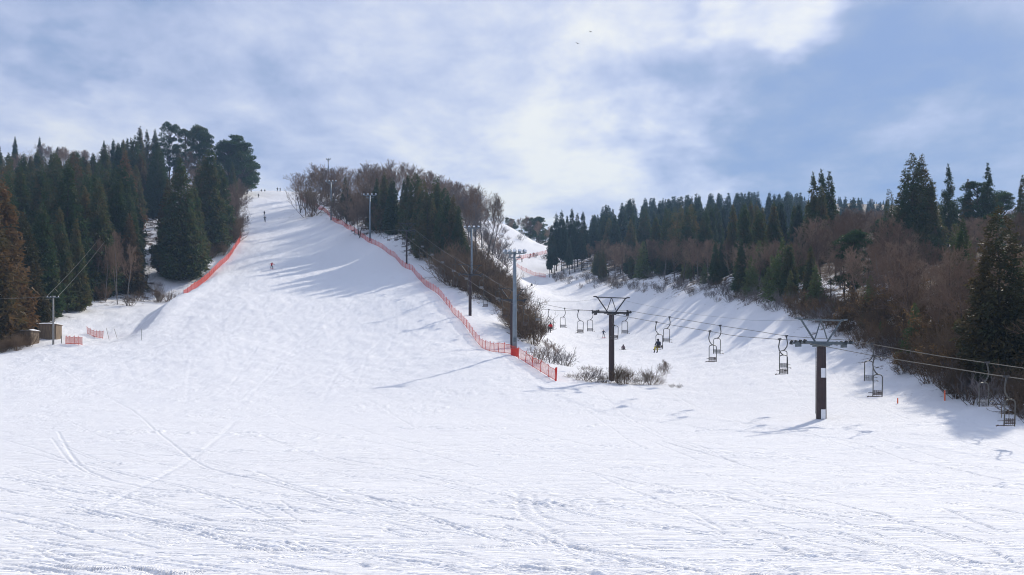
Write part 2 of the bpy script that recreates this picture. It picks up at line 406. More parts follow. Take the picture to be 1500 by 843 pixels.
# ------------------------------------------------------------------ the snow-covered ground
def build_ground():
    ys = [-60, -30, -10, 0, 4, 8]
    y = 8.0
    while y < 14: y += .25; ys.append(y)
    while y < 62: y *= 1.0027; ys.append(y)
    while y < 520: y *= 1.0052; ys.append(y)
    while y < 900: y *= 1.02; ys.append(y)
    while y < 4000: y *= 1.12; ys.append(y)
    ys = np.array(ys)
    dense = np.linspace(-.62, .62, 1050)
    side = np.array([.66, .72, .8, .9, 1.05, 1.3, 1.8, 2.6])
    us = np.concatenate([-side[::-1], dense, side])
    Y, U = np.meshgrid(ys, us, indexing='ij')
    wd = np.where(Y > 8, Y + 2 * np.exp(-(Y - 8) / 10), 10.0 + 0 * Y)
    wd = wd * np.where((np.abs(U) > .9) & (Y < 60), 1 + (np.abs(U) - .9) * np.clip((60 - Y) / 30, 0, 2), 1)
    X = U * wd
    x = X.ravel(); yv = Y.ravel()
    z, fl = terrain(x, yv)
    Z = z.reshape(X.shape); FL = fl.reshape(X.shape)
    near = np.clip((Y - 8) / 4, 0, 1)
    piste = np.clip(1.15 - FL * 2, 0, 1)
    # groomed and skied surface: soft swells, long shallow scrapes, chopped lumps, loose clods
    Zd = .10 * fbm(X / 9, Y / 9, 21, 3)
    ang = .16; xr = X * math.cos(ang) + Y * math.sin(ang); yr = -X * math.sin(ang) + Y * math.cos(ang)
    s = fbm(xr / 2.6, yr / .42, 31, 3); Zd += .019 * np.abs(s) * 1.6
    s = fbm(xr / 6.5 + 9, yr / .9, 37, 3); Zd += .026 * s
    lump = fbm(X / .55, Y / .55, 41, 3)
    patch = np.clip(fbm(X / 6 + 3, Y / 2.6, 43, 3) * 3 - .42, 0, 1)
    Zd += patch * np.clip(lump - .12, 0, 1) * .17
    fine = fbm(X / .22, Y / .22, 47, 2)
    Zd += .007 * fine + patch * .03 * fine
    mid = np.clip((Y - 55) / 60, 0, 1)
    Zd += mid * (.10 * np.abs(fbm(X / 3.2, Y / 4.6, 51, 3)) + .14 * fbm(X / 1.2, Y / 1.9, 53, 3))
    # ski tracks cut into it
    def cut(pts, width, depth, rim, rough=0.25):
        pts = np.array(pts, float)
        for a, b in zip(pts[:-1], pts[1:]):
            r0 = np.searchsorted(ys, min(a[1], b[1]) - 1.0); r1 = np.searchsorted(ys, max(a[1], b[1]) + 1.0)
            if r1 <= r0: continue
            xx = X[r0:r1]; yy = Y[r0:r1]
            d = b - a; L = max(np.hypot(*d), 1e-6); t = ((xx - a[0]) * d[0] + (yy - a[1]) * d[1]) / L ** 2
            inside = (t >= 0) & (t < 1)
            q = np.abs((xx - a[0]) * d[1] - (yy - a[1]) * d[0]) / L
            wv = width * (1 + rough * np.sin((t + a[0]) * 9))
            Zd[r0:r1] += np.where(inside & (q < 4 * width), -depth * np.exp(-(q / wv) ** 2) + rim * np.exp(-((q - 1.9 * wv) / (.7 * wv)) ** 2), 0)
    def spl(pts, n=14):
        pts = [Vector((*p, 0)) for p in pts]; pp = [pts[0] * 2 - pts[1]] + pts + [pts[-1] * 2 - pts[-2]]
        o = []
        for i in range(1, len(pp) - 2):
            for k in range(n):
                t = k / n
                a, b, c, d = pp[i - 1:i + 3]
                q = .5 * ((2 * b) + (c - a) * t + (2 * a - 5 * b + 4 * c - d) * t * t + (3 * b - a - 3 * c + d) * t ** 3)
                o.append((q.x, q.y))
        o.append((pts[-1].x, pts[-1].y)); return o
    def g(px, py):
        d = 3.2 * F / (py - HY); return ((px - 750) / F * d, d)
    pix = [  # traced ski and sledge tracks: (bearing, height) pairs, width, depth
        ([(0, 605), (95, 620), (180, 634), (230, 655), (300, 690), (400, 712), (500, 740)], .10, .07),
        ([(85, 640), (150, 660), (270, 680), (380, 700)], .07, .05),
        ([(85, 655), (120, 690), (200, 715), (300, 728), (480, 752)], .10, .07), ([(75, 660), (110, 690), (180, 712), (260, 725)], .08, .05),
        ([(150, 745), (230, 705), (300, 672), (345, 645)], .22, .05), ([(20, 705), (100, 722), (210, 742)], .09, .06),
        ([(35, 712), (120, 735), (220, 748), (330, 755)], .08, .05), ([(330, 760), (400, 762), (470, 763)], .12, .16),
        ([(340, 800), (400, 803), (470, 801)], .11, .14), ([(75, 824), (130, 830), (200, 828), (240, 838), (300, 834)], .14, .16),
        ([(190, 770), (280, 772), (360, 775)], .08, .07), ([(0, 752), (80, 760), (170, 764), (260, 768)], .07, .05),
        ([(500, 722), (560, 735), (640, 745), (775, 762)], .09, .07), ([(590, 728), (680, 748), (760, 760)], .07, .05),
        ([(758, 725), (762, 750), (800, 772), (840, 795)], .16, .07), ([(780, 728), (785, 748), (830, 765), (900, 770)], .12, .06),
        ([(690, 800), (760, 796), (800, 790)], .13, .10), ([(810, 790), (860, 800), (930, 812), (1000, 828)], .15, .11),
        ([(510, 802), (590, 804)], .10, .10), ([(1060, 728), (1150, 748), (1250, 760), (1340, 764)], .09, .08),
        ([(1000, 738), (1090, 745), (1200, 755)], .08, .06), ([(1180, 802), (1300, 822), (1400, 836), (1500, 845)], .14, .09),
        ([(1000, 826), (1060, 840), (1130, 842)], .13, .12), ([(1290, 842), (1350, 815), (1375, 805)], .15, .05),
        ([(1200, 620), (1240, 634), (1290, 643), (1330, 650)], .12, .08), ([(1190, 660), (1240, 672), (1290, 680)], .1, .06),
        ([(870, 700), (950, 730), (1000, 745), (1060, 775)], .1, .06), ([(900, 640), (1000, 665), (1100, 690), (1250, 705)], .09, .06),
        ([(400, 640), (460, 652), (560, 665), (700, 690)], .1, .06), ([(520, 690), (600, 700), (720, 725)], .08, .06)]
    for pts, wdt, dep in pix:
        q = spl([g(*p) for p in pts]); cut(q, wdt * .7, dep * .5, dep * .12)
    rr = random.Random(11)
    for k in range(330):
        px = rr.uniform(-60, 1560); py = 600 + 240 * rr.random() ** .8
        ln = rr.uniform(60, 330); sl = rr.gauss(.10, .09)
        bend = rr.gauss(0, 12)
        pts = [(px - ln / 2, max(604, py - sl * ln / 2)), (px, max(604, py + bend * .4)), (px + ln / 2, max(604, min(860, py + sl * ln / 2)))]
        wq = rr.uniform(.035, .06); q = spl([g(*p) for p in pts], 10); dp = rr.uniform(.015, .042)
        cut(q, wq, dp, dp * .1)
        if rr.random() < .5:
            cut([(a + .02, b + .32) for a, b in q], wq, dp, dp * .1)
    # long thin tracks down the main slope
    for k in range(90):
        px0 = rr.uniform(260, 640); d0 = rr.uniform(110, 300); x0 = (px0 - 750) / F * d0; hd = rr.uniform(-.5, .35); bend = rr.gauss(0, .004); dd = d0; xx = x0; pts = []
        while dd > max(80, d0 - rr.uniform(40, 120)):
            pts.append((xx, dd)); dd -= 2.5; hd += bend; xx += hd * 2.5
        if len(pts) > 3: cut(pts, .18, .018, .006, .1)
    Z = Z + Zd * near * np.clip(.25 + piste, 0, 1)
    global GROUND_Z
    GROUND_Z = Z
    V = np.stack([X.ravel(), Y.ravel(), Z.ravel()], 1)
    nr, nc = X.shape
    i = np.arange(nr - 1)[:, None] * nc + np.arange(nc - 1)[None]; i = i.ravel()
    Q = np.stack([i, i + 1, i + nc + 1, i + nc], 1)
    me = mesh_np('snow_ground', V, Q, (M_SNOW,), None, True)
    at_ = me.attributes.new('forest', 'FLOAT', 'POINT'); at_.data.foreach_set('value', FL.ravel().astype(np.float32))
    o = link('snow_ground', me); o['kind'] = 'structure'; o['label'] = 'snow covered ski slopes, valley run and wooded hillsides'
    return o
build_ground()

# ------------------------------------------------------------------ tree meshes (unit height)
def cedar_mesh(seed, W=.19, n=1500, per=9, leaf=.026, base=.06, open_=0.0, pw=.8, leaders=1, lump=.28):
    g = np.random.default_rng(seed)
    t = base + (1 - base) * (1 - np.sqrt(g.random(n)) ** 1.15)
    ph = g.random(n) * 2 * np.pi
    prof = np.power(np.clip(1 - t, 0, 1), pw) * np.clip(.45 + (t - base) * 4.5, 0, 1)
    # tiers of boughs and vertical lobes give an uneven outline
    tiers = 1 - open_ * .6 + open_ * np.abs(np.sin(t * 42 + 2 * np.sin(ph * 2 + seed)))
    lob = 1 + lump * np.sin(ph * 3 + seed + t * 5) * np.sin(ph * 5 - t * 9 + seed * 2) + lump * .8 * (vnoise(ph * 1.6 + 7, t * 13, seed) - .5) * 2
    rad = W * prof * lob * tiers + .004
    r = rad * np.power(g.random(n), .33)
    cen = np.stack([r * np.cos(ph), r * np.sin(ph), t - r * .35], 1)
    if leaders > 1:
        k = g.integers(0, leaders, n); offx = (np.linspace(-1, 1, leaders))[k] * W * .42
        cen[:, 0] = cen[:, 0] * .62 + offx; cen[:, 2] *= (1 - .07 * ((k * 7 + seed) % 3))
    gap = vnoise(ph * 2.5 + 3, t * 16, seed + 5) > (.16 + open_ * .25)
    cen = cen[gap]; r_ = r[gap]; ph_ = ph[gap]; m = len(cen)
    size = leaf * (.7 + .6 * g.random(m)) * np.clip(.5 + (1 - t[gap]) * .8, .4, 1.1)
    c = np.repeat(cen, per, 0); s = np.repeat(size, per)[:, None]; pp = np.repeat(ph_, per)
    M = len(c)
    pos = c + g.normal(0, 1, (M, 3)) * s * np.array([.62, .62, .50])
    out = np.stack([np.cos(pp), np.sin(pp), g.normal(-.15, .45, M)], 1) + g.normal(0, .55, (M, 3))
    out /= np.linalg.norm(out, axis=1, keepdims=True)
    side = np.cross(out, g.normal(0, 1, (M, 3))); side /= np.linalg.norm(side, axis=1, keepdims=True) + 1e-9
    a = pos - out * s * .45 + side * s * .30; b = pos - out * s * .45 - side * s * .30; e = pos + out * s * .75
    V = np.stack([a, b, e], 1).reshape(-1, 3)
    return V, np.arange(len(V)).reshape(-1, 3)

def cone_prisms(segs, sides=3):
    """array of tapered sticks: start, end, r0, r1"""
    S = np.array([(*a, *b, r0, r1) for a, b, r0, r1 in segs], float)
    a = S[:, :3]; b = S[:, 3:6]; r0 = S[:, 6]; r1 = S[:, 7]
    d = b - a; d /= np.linalg.norm(d, axis=1, keepdims=True) + 1e-9
    ref = np.where(np.abs(d[:, 2:3]) < .9, np.array([[0, 0, 1.]]), np.array([[1., 0, 0]]))
    u = np.cross(d, ref); u /= np.linalg.norm(u, axis=1, keepdims=True); v = np.cross(d, u)
    vs = []
    for k in range(sides):
        q = 2 * np.pi * k / sides; o = u * math.cos(q) + v * math.sin(q)
        vs.append(a + o * r0[:, None])
    for k in range(sides):
        q = 2 * np.pi * k / sides; o = u * math.cos(q) + v * math.sin(q)
        vs.append(b + o * r1[:, None])
    V = np.stack(vs, 1).reshape(-1, 3); n = len(S); base = np.arange(n)[:, None] * 2 * sides
    Fq = np.concatenate([base + np.array([k, (k + 1) % sides, sides + (k + 1) % sides, sides + k]) for k in range(sides)], 0)
    return V, Fq

def bare_segs(seed, H=1.0, spread=.5, counts=(13, 6, 5, 4), tr=.013, start=.28, upright=.5, twr=.0011):
    r = random.Random(seed); trunk = []; br = []
    def rv(): return Vector((r.gauss(0, 1), r.gauss(0, 1), r.gauss(0, 1)))
    p = Vector((0, 0, -.02)); d = Vector((r.gauss(0, .05), r.gauss(0, .05), 1)).normalized(); tp = [p]
    nseg = 9
    for i in range(nseg):
        d = (d + rv() * .06 + Vector((0, 0, .05))).normalized(); p = p + d * (H * .86 / nseg); tp.append(p)
    for i in range(nseg): trunk.append((tp[i], tp[i + 1], tr * (1 - .88 * i / nseg), tr * (1 - .88 * (i + 1) / nseg)))
    def bough(p, d, L, rad, lev):
        n = 3 if lev < 2 else 2; q = p; pts = [q]; dd = d
        for i in range(n):
            dd = (dd + rv() * .16 + Vector((0, 0, upright * .22))).normalized(); q = q + dd * (L / n); pts.append(q)
        for i in range(n): br.append((pts[i], pts[i + 1], rad * (1 - .6 * i / n), rad * (1 - .6 * (i + 1) / n)))
        if lev < len(counts):
            for k in range(counts[lev]):
                f = .25 + .75 * (k + r.random()) / counts[lev]; j = min(n - 1, int(f * n)); w_ = f * n - j
                s = pts[j].lerp(pts[j + 1], min(1, w_)); nd = (dd * .9 + rv() * .62 + Vector((0, 0, upright * .3))).normalized()
                bough(s, nd, L * r.uniform(.38, .62), max(twr, rad * .5), lev + 1)
    for k in range(counts[0]):
        f = start + (.98 - start) * (k + r.random()) / counts[0]; j = min(nseg - 1, int(f * nseg)); s = tp[j].lerp(tp[j + 1], f * nseg - j)
        a = r.random() * 6.283; up = upright + .25 * f
        d0 = Vector((math.cos(a), math.sin(a), up * 1.2)).normalized()
        bough(s, d0, spread * (1.05 - f) * r.uniform(.6, 1.0) + .10, tr * .42 * (1.15 - f), 1)
    return trunk, br
def bush_segs(seed, stems=16, counts=(0, 5, 4, 3), tr=.011, spread=.9, twr=.0028):
    r = random.Random(seed); br = []
    def rv(): return Vector((r.gauss(0, 1), r.gauss(0, 1), r.gauss(0, 1)))
    def bough(p, d, L, rad, lev):
        n = 3; q = p; pts = [q]; dd = d
        for i in range(n):
            dd = (dd + rv() * .17 + Vector((0, 0, .10))).normalized(); q = q + dd * (L / n); pts.append(q)
        for i in range(n): br.append((pts[i], pts[i + 1], rad * (1 - .6 * i / n), rad * (1 - .6 * (i + 1) / n)))
        if lev < len(counts):
            for k in range(counts[lev]):
                f = .3 + .7 * (k + r.random()) / counts[lev]; j = min(n - 1, int(f * n)); s = pts[j].lerp(pts[j + 1], min(1, f * n - j))
                bough(s, (dd + rv() * .5 + Vector((0, 0, .15))).normalized(), L * r.uniform(.35, .6), max(twr, rad * .55), lev + 1)
    for k in range(stems):
        a = r.random() * 6.283; q = r.random() * .22
        bough(Vector((math.cos(a) * q, math.sin(a) * q, -.04)), Vector((math.cos(a) * spread * r.random(), math.sin(a) * spread * r.random(), 1)).normalized(), r.uniform(.5, .8), tr * r.uniform(.6, 1), 1)
    return br

def leafy(V0, seed, k, size):
    """dead leaves clinging to twig ends"""
    g = np.random.default_rng(seed); idx = g.integers(0, len(V0), k); p = V0[idx] + g.normal(0, size, (k, 3))
    a = p + g.normal(0, size, (k, 3)); b = p + g.normal(0, size, (k, 3)); V = np.stack([p, a, b], 1).reshape(-1, 3)
    return V, np.arange(len(V)).reshape(-1, 3)

def trunk_mesh(name, m, h=.9, r=.014, seed=0, sides=7):
    b = MB(); rr = random.Random(seed); n = 8
    pts = [(rr.gauss(0, .0025) * i * .3, rr.gauss(0, .0025) * i * .3, -.03 + h * i / n) for i in range(n + 1)]
    b.tube(pts, [r * (1.5 if i == 0 else 1) * (1 - .93 * i / n) for i in range(n + 1)], sides)
    return b.mesh(name, m, True)

LIB = {}
def lib(kind, lst): LIB[kind] = lst
cd = []
for s, (W, op, pw, ld) in enumerate([(.185, .15, .75, 1), (.16, .25, .8, 1), (.20, .1, .62, 1), (.17, .3, .85, 1), (.22, .15, .6, 2), (.15, .4, .8, 1)]):
    cd.append((cedar_mesh(100 + s, W, 1700, 9, .024, .05, op, pw, ld), s))
lib('cedar', [(trunk_mesh('trunk', M_BARK, .95, .013, s), mesh_np('crown', v, f, (M_CEDAR,))) for (v, f), s in cd])
lib('rust', [(trunk_mesh('trunk', M_BARK, .95, .013, s), mesh_np('crown', v, f, (M_CEDAR_RUST,))) for (v, f), s in cd[:3]])
lib('open', [(trunk_mesh('trunk', M_BARK, .97, .013, s), mesh_np('crown', *cedar_mesh(150 + s, .17 + .02 * s, 1100, 10, .027, .10, .45, .85, 1, .35), (M_CEDAR,))) for s in range(3)])
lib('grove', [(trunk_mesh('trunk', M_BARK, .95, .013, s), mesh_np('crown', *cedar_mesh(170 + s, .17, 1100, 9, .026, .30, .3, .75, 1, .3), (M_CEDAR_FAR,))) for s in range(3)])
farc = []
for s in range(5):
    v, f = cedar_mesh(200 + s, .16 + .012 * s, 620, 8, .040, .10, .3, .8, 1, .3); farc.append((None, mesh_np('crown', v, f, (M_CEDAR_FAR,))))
lib('far', farc)
def pine_mesh(seed, broad=.34):
    g = np.random.default_rng(seed); cl = []
    for k in range(54):
        t = .18 + .78 * g.random() ** .85; a = g.random() * 6.283; r = broad * math.sqrt(max(.02, 1 - ((t - .42) / .56) ** 2)) * (.3 + .7 * g.random())
        cl.append((r * math.cos(a), r * math.sin(a), t, .045 + .045 * g.random()))
    cl = np.array(cl); per = 230
    c = np.repeat(cl, per, 0); M = len(c); dirs = g.normal(0, 1, (M, 3)); dirs /= np.linalg.norm(dirs, axis=1, keepdims=True)
    pos = c[:, :3] + dirs * (c[:, 3:4] * np.power(g.random((M, 1)), .4)) * np.array([1.25, 1.25, .5])
    o = dirs + np.array([0, 0, .5]) + g.normal(0, .4, (M, 3)); o /= np.linalg.norm(o, axis=1, keepdims=True)
    sd_ = np.cross(o, g.normal(0, 1, (M, 3))); sd_ /= np.linalg.norm(sd_, axis=1, keepdims=True); s = .021
    V = np.stack([pos + sd_ * s * .3, pos - sd_ * s * .3, pos + o * s * 1.2], 1).reshape(-1, 3)
    segs = []
    for (x, y, z, q) in cl: segs.append((Vector((0, 0, z - .16)), Vector((x, y, z - .02)), .008, .003))
    return V, np.arange(len(V)).reshape(-1, 3), segs
pl = []
for s in range(3):
    v, f, segs = pine_mesh(300 + s, .30 + .05 * s)
    tv, tf = cone_prisms(segs, 4); b = MB(); b.tube([(0, 0, -.03), (.01, 0, .3), (-.01, .01, .6), (0, 0, .9)], [.018, .013, .010, .004], 7)
    b0 = len(b.v); b.v += [tuple(p) for p in tv]; b.f += [tuple(int(i) + b0 for i in q) for q in tf]
    pl.append((b.mesh('trunk', M_BARK, True), mesh_np('crown', v, f, (M_PINE,))))
lib('pine', pl)
lib('young', [(trunk_mesh('trunk', M_BARK, .95, .011, s), mesh_np('crown', *cedar_mesh(350 + s, .24, 700, 10, .030, .05, .7, .9, 1, .35), (M_YOUNG,))) for s in range(3)])
def bare_lib(kind, mt, mb, seeds, **kw):
    L = []
    for s in seeds:
        tr, br = bare_segs(s, **kw); tv, tf = cone_prisms(tr, 6); bv, bf = cone_prisms(br, 3)
        L.append((mesh_np('trunk', tv, tf, (mb,), None, True), mesh_np('crown', bv, bf, (mt,))))
    lib(kind, L)
bare_lib('bare', M_TWIG, M_BARK, (1, 2, 3, 4, 5), spread=.46, counts=(14, 6, 5, 4), twr=.0013)
bare_lib('bare_near', M_TWIG, M_BARK, (11, 12, 13, 14), spread=.44, counts=(15, 6, 6, 5), twr=.0010)
bare_lib('tall_bare', M_TWIG, M_BARK_PALE, (21, 22, 23), spread=.34, counts=(14, 6, 5, 4), start=.4, upright=.8, twr=.0013)
bare_lib('grey_bare', M_TWIG_GREY, M_BARK_PALE, (31, 32, 33), spread=.48, counts=(13, 6, 5, 4), twr=.0012)
def bush_lib(kind, mt, seeds, leaf=None, **kw):
    L = []
    for s in seeds:
        v, f = cone_prisms(bush_segs(s, **kw), 3); me = mesh_np('crown', v, f, (mt,)); L.append((None, me))
    lib(kind, L)
bush_lib('brown_bush', M_TWIG_BROWN, (41, 42, 43, 44), stems=26, counts=(0, 5, 4, 3), twr=.0030)
bush_lib('scrub', M_TWIG_BROWN, (51, 52, 53), stems=14, counts=(0, 4, 3, 2), tr=.016, spread=1.5, twr=.005)
bush_lib('grey_scrub', M_TWIG_GREY, (61, 62, 63), stems=14, counts=(0, 4, 4, 2), tr=.016, spread=1.4, twr=.005)
LF = []
for s in range(3):
    v, f = cone_prisms(bush_segs(71 + s, stems=14, counts=(0, 5, 4, 2)), 3); lv, lf = leafy(v, s, 2600, .028)
    LF.append((mesh_np('branches', v, f, (M_TWIG_BROWN,)), mesh_np('crown', lv, lf, (M_DEADLEAF,))))
lib('leafy', LF)

NAMES = {'cedar': ('cedar_tree', 'cedar'), 'rust': ('cedar_tree', 'cedar'), 'open': ('cedar_tree', 'cedar'), 'grove': ('cedar_tree', 'cedar'), 'far': ('conifer_tree', 'conifer'),
         'pine': ('pine_tree', 'pine'), 'young': ('young_conifer', 'young conifer'), 'bare': ('bare_tree', 'bare tree'), 'bare_near': ('bare_tree', 'bare tree'),
         'tall_bare': ('bare_tree', 'bare tree'), 'grey_bare': ('bare_tree', 'bare tree'), 'brown_bush': ('bush', 'bush'), 'scrub': ('shrub', 'shrub'),
         'grey_scrub': ('shrub', 'shrub'), 'leafy': ('leafy_bush', 'bush')}
PLANTS = []      # everything planted, for the labels
tr_rng = random.Random(99)
def plant(kind, px, d, top=None, h=None, wide=1.0, region=None, label=None, parts=True, sink=.0):
    p = at(px, d)
    if region in ('thicket', 'ridge', 'mid') and d < 232 and abs(p.x - (41.46 - .32 * d)) < 4.2: return None
    if region in ('righthill', 'rightfoot') and abs(px - 1464) < 62 and d < 72 and (h is None or h > 2.6): return None
    if h is None: h = (HY - top) / F * d - p.z
    if h < .5: return None
    L = LIB[kind]; tm, cm = L[tr_rng.randrange(len(L))]
    nm, cat = NAMES[kind]; rz = tr_rng.random() * 6.283 if kind != 'lead' else 0
    sc_ = (h * wide * tr_rng.uniform(.92, 1.08), h * wide * tr_rng.uniform(.92, 1.08), h)
    if tm is None:
        o = link(nm, cm, None, p, rz)
    else:
        o = link(nm, None, None, p, rz)
        link('trunk' if kind != 'leafy' else 'branches', tm, o); link('crown', cm, o)
    o.scale = sc_
    o.location.z -= sink
    o['category'] = cat
    PLANTS.append(dict(o=o, px=px, d=d, h=h, kind=kind, region=region, label=label))
    return o

def sil(px, tab):
    return float(np.interp(px, [a for a, b in tab], [b for a, b in tab]))
def fl_at(px, d): return float(terrain((px - 750) / F * d, d)[1][0])
def base_py(px, d): 
    p = at(px, d); return HY - F * p.z / d
def fill(kinds, n, px0, px1, d0, d1, hmin, hmax, tab=None, region=None, wide=(.9, 1.15), fmin=.5, gap=None, sep=None, tries=12, dpow=1.0, ok=None):
    r = random.Random(hash((px0, px1, int(d0), n)) & 0xffff); done = []
    k = 0
    for _ in range(n * tries):
        if k >= n: break
        px = r.uniform(px0, px1); d = d0 * (d1 / d0) ** (r.random() ** dpow)
        x = (px - 750) / F * d
        if fl_at(px, d) < fmin: continue
        if gap and gap(px, d): continue
        if ok and not ok(px, d): continue
        s_ = sep if sep else 2.6
        if any((x - a) ** 2 + (d - b) ** 2 < s_ * s_ for a, b in done): continue
        h = r.uniform(hmin, hmax)
        if tab:
            p = at(px, d); top = HY - F * (p.z + h) / d; lim = sil(px, tab) + r.random() ** 2 * 10
            if top < lim: h = (HY - lim) / F * d - p.z
            if h < hmin * .4: continue
        kd = kinds[r.randrange(len(kinds))]
        plant(kd, px, d, h=h, wide=r.uniform(*wide), region=region); done.append((x, d)); k += 1

SIL_L = [(-60, 225), (0, 222), (40, 224), (60, 214), (110, 216), (130, 232), (150, 210), (180, 206), (205, 190), (230, 192), (255, 196), (275, 196), (300, 198), (318, 214), (345, 205), (366, 222), (376, 258)]
SIL_M = [(430, 262), (436, 242), (450, 236), (480, 240), (520, 238), (555, 232), (585, 230), (610, 238), (640, 250), (670, 262), (700, 266), (718, 278), (730, 305)]
SIL_V = [(725, 322), (745, 318), (770, 312), (790, 314), (812, 322)]
SIL_R = [(812, 318), (850, 320), (868, 312), (890, 298), (930, 290), (980, 288), (1020, 284), (1060, 282), (1110, 280), (1160, 280), (1200, 286), (1300, 292), (1340, 294), (1500, 296)]
SIL_B = [(1150, 330), (1200, 312), (1250, 300), (1300, 306), (1330, 318), (1380, 322), (1420, 316), (1500, 300)]

gapL = lambda px, d: abs(px - 218) < 25 and d < 262
def dedge(px): return float(np.interp(px, [800, 820, 900, 1000, 1100, 1200, 1300, 1400, 1500, 1600], [304, 300, 260, 206, 153, 119, 90, 70, 58, 52]))
def lrun(d): return float(np.interp(d, [180, 190, 207, 216, 228, 246, 262, 318, 345, 368, 400], [250, 266, 298, 310, 325, 348, 351, 346, 358, 373, 380]))
# --- left hill
for a in [('rust', 2, 134, 248, 1.15), ('rust', 34, 142, 310, 1.1), ('rust', -28, 128, 232, 1.1), ('cedar', 62, 158, 292, 1.1), ('cedar', 74, 176, 262, 1.05), ('cedar', 100, 178, 236, 1.1), ('cedar', 124, 186, 272, 1.0),
          ('cedar', 150, 190, 286, 1.05), ('cedar', 176, 196, 292, 1.0), ('cedar', 140, 215, 246, 1.0), ('cedar', 168, 222, 236, 1.05), ('cedar', 88, 165, 305, .9),
          ('cedar', 112, 168, 320, .9), ('cedar', 54, 200, 262, 1.0), ('cedar', 30, 210, 245, 1.0), ('cedar', 10, 200, 262, 1.0),
          ('cedar', 264, 204, 230, 1.12), ('cedar', 284, 212, 262, .95), ('rust', 246, 206, 262, .8), ('cedar', 307, 234, 209, 1.15), ('cedar', 324, 246, 236, 1.1), ('cedar', 292, 242, 232, .9), ('cedar', 326, 262, 268, .8),
          ('open', 22, 372, 199, .75), ('open', 58, 372, 200, .75), ('open', 0, 372, 214, .8),
          ('open', 205, 330, 184, .8), ('open', 215, 335, 190, .8), ('open', 227, 338, 188, .8), ('pine', 248, 350, 178, .62), ('pine', 272, 352, 188, .62), ('pine', 292, 350, 183, .62), ('pine', 300, 345, 190, .62),
          ('pine', 342, 352, 196, .85), ('pine', 354, 340, 208, .9), ('pine', 362, 350, 230, .85), ('pine', 348, 346, 202, .9), ('pine', 368, 362, 250, 1.0), ('pine', 334, 340, 206, 1.0), ('open', 152, 330, 206, .8), ('open', 166, 335, 203, .8), ('open', 181, 330, 204, .8), ('open', 192, 335, 202, .8)]:
    k, px, d, top, wd = a; plant(k, px, d, top=top, wide=wd, region='leftbig')
fill(['cedar'] * 9 + ['rust'], 82, -60, 235, 180, 300, 17, 26, SIL_L, 'left', fmin=.5, gap=gapL, sep=4.5)
fill(['cedar', 'open', 'bare'], 42, -60, 345, 290, 380, 12, 19, SIL_L, 'leftback', fmin=.5, sep=4.0)
fill(['bare', 'grey_bare'], 16, 60, 130, 340, 390, 12, 16, [(60, 208), (130, 218)], 'leftback', fmin=.4, sep=3)
fill(['bare', 'tall_bare'], 40, 290, 378, 262, 372, 9, 14, [(300, 215), (345, 212), (366, 228), (376, 258), (380, 262)], 'leftedge', fmin=-9, sep=2.2, ok=lambda px, d: px < lrun(d) - 3)
fill(['brown_bush'], 44, 290, 378, 225, 372, 3, 6.5, [(300, 215), (345, 212), (366, 228), (376, 258), (380, 262)], 'leftedge', fmin=-9, sep=1.6, ok=lambda px, d: lrun(d) - 26 < px < lrun(d) - 2)
fill(['grey_scrub', 'scrub'], 26, 200, 238, 184, 275, 1.2, 2.6, None, 'leftfoot', fmin=-9, sep=2.2)
fill(['brown_bush', 'scrub'], 14, 90, 262, 176, 196, 2, 3.5, None, 'leftfoot', fmin=.35, sep=2)
fill(['scrub', 'brown_bush'], 12, -40, 60, 124, 134, 1.2, 2.6, None, 'leftnear', fmin=.1, sep=1.2)
fill(['tall_bare'], 8, 120, 190, 178, 186, 12, 16, None, 'leftfoot', fmin=.3, sep=2, wide=(.5, .7))
# --- ridge between the runs
for i, (px, d, top) in enumerate([(552, 240, 262), (563, 236, 252), (575, 232, 258), (586, 228, 250), (598, 226, 256), (608, 222, 252), (619, 218, 262), (630, 216, 254), (641, 212, 268), (652, 208, 274), (664, 205, 286), (672, 202, 302),
                                  (570, 248, 256), (592, 240, 262), (614, 232, 258), (636, 224, 266), (655, 218, 284), (546, 244, 280), (580, 222, 278), (604, 214, 284), (626, 208, 288), (646, 202, 300)]):
    plant('cedar', px, d, top=top, wide=1.02, region='mid')
for px, d, top in [(506, 272, 256), (487, 290, 288), (512, 262, 275)]: plant('cedar', px, d, top=top, wide=.8, region='mid')
fill(['bare', 'bare', 'tall_bare'], 74, 436, 700, 245, 345, 12, 17, SIL_M, 'ridge', fmin=.45, sep=2.6)
fill(['bare', 'brown_bush'], 36, 440, 560, 232, 330, 6, 11, SIL_M, 'ridge', fmin=.35, sep=2.2, ok=lambda px, d: base_py(px, d) > 285)
for i, (px, d, top) in enumerate([(676, 232, 268), (688, 236, 266), (697, 230, 270), (706, 238, 268), (714, 232, 276), (720, 240, 290), (700, 222, 290), (684, 224, 282)]):
    plant('grey_bare' if i % 3 == 0 else 'tall_bare', px, d, top=top, wide=.9, region='ridge')
fill(['grey_scrub', 'grey_bare'], 26, 686, 745, 240, 330, 3, 7, [(680, 300), (745, 330)], 'ridge', fmin=.3, sep=2.5)
fill(['brown_bush'], 66, 612, 762, 138, 215, 4.2, 7.5, [(612, 318), (650, 325), (690, 338), (720, 372), (740, 400), (760, 430), (790, 452)], 'thicket', fmin=.55, sep=1.8)
fill(['brown_bush'], 13, 716, 790, 112, 150, 3.2, 5.2, [(716, 385), (740, 400), (760, 430), (790, 455)], 'thicket', fmin=.45, sep=1.5)
fill(['scrub', 'grey_scrub'], 14, 770, 812, 102, 128, 1.4, 3.0, [(760, 430), (800, 470), (820, 500)], 'thicket', fmin=.05, sep=1.0)
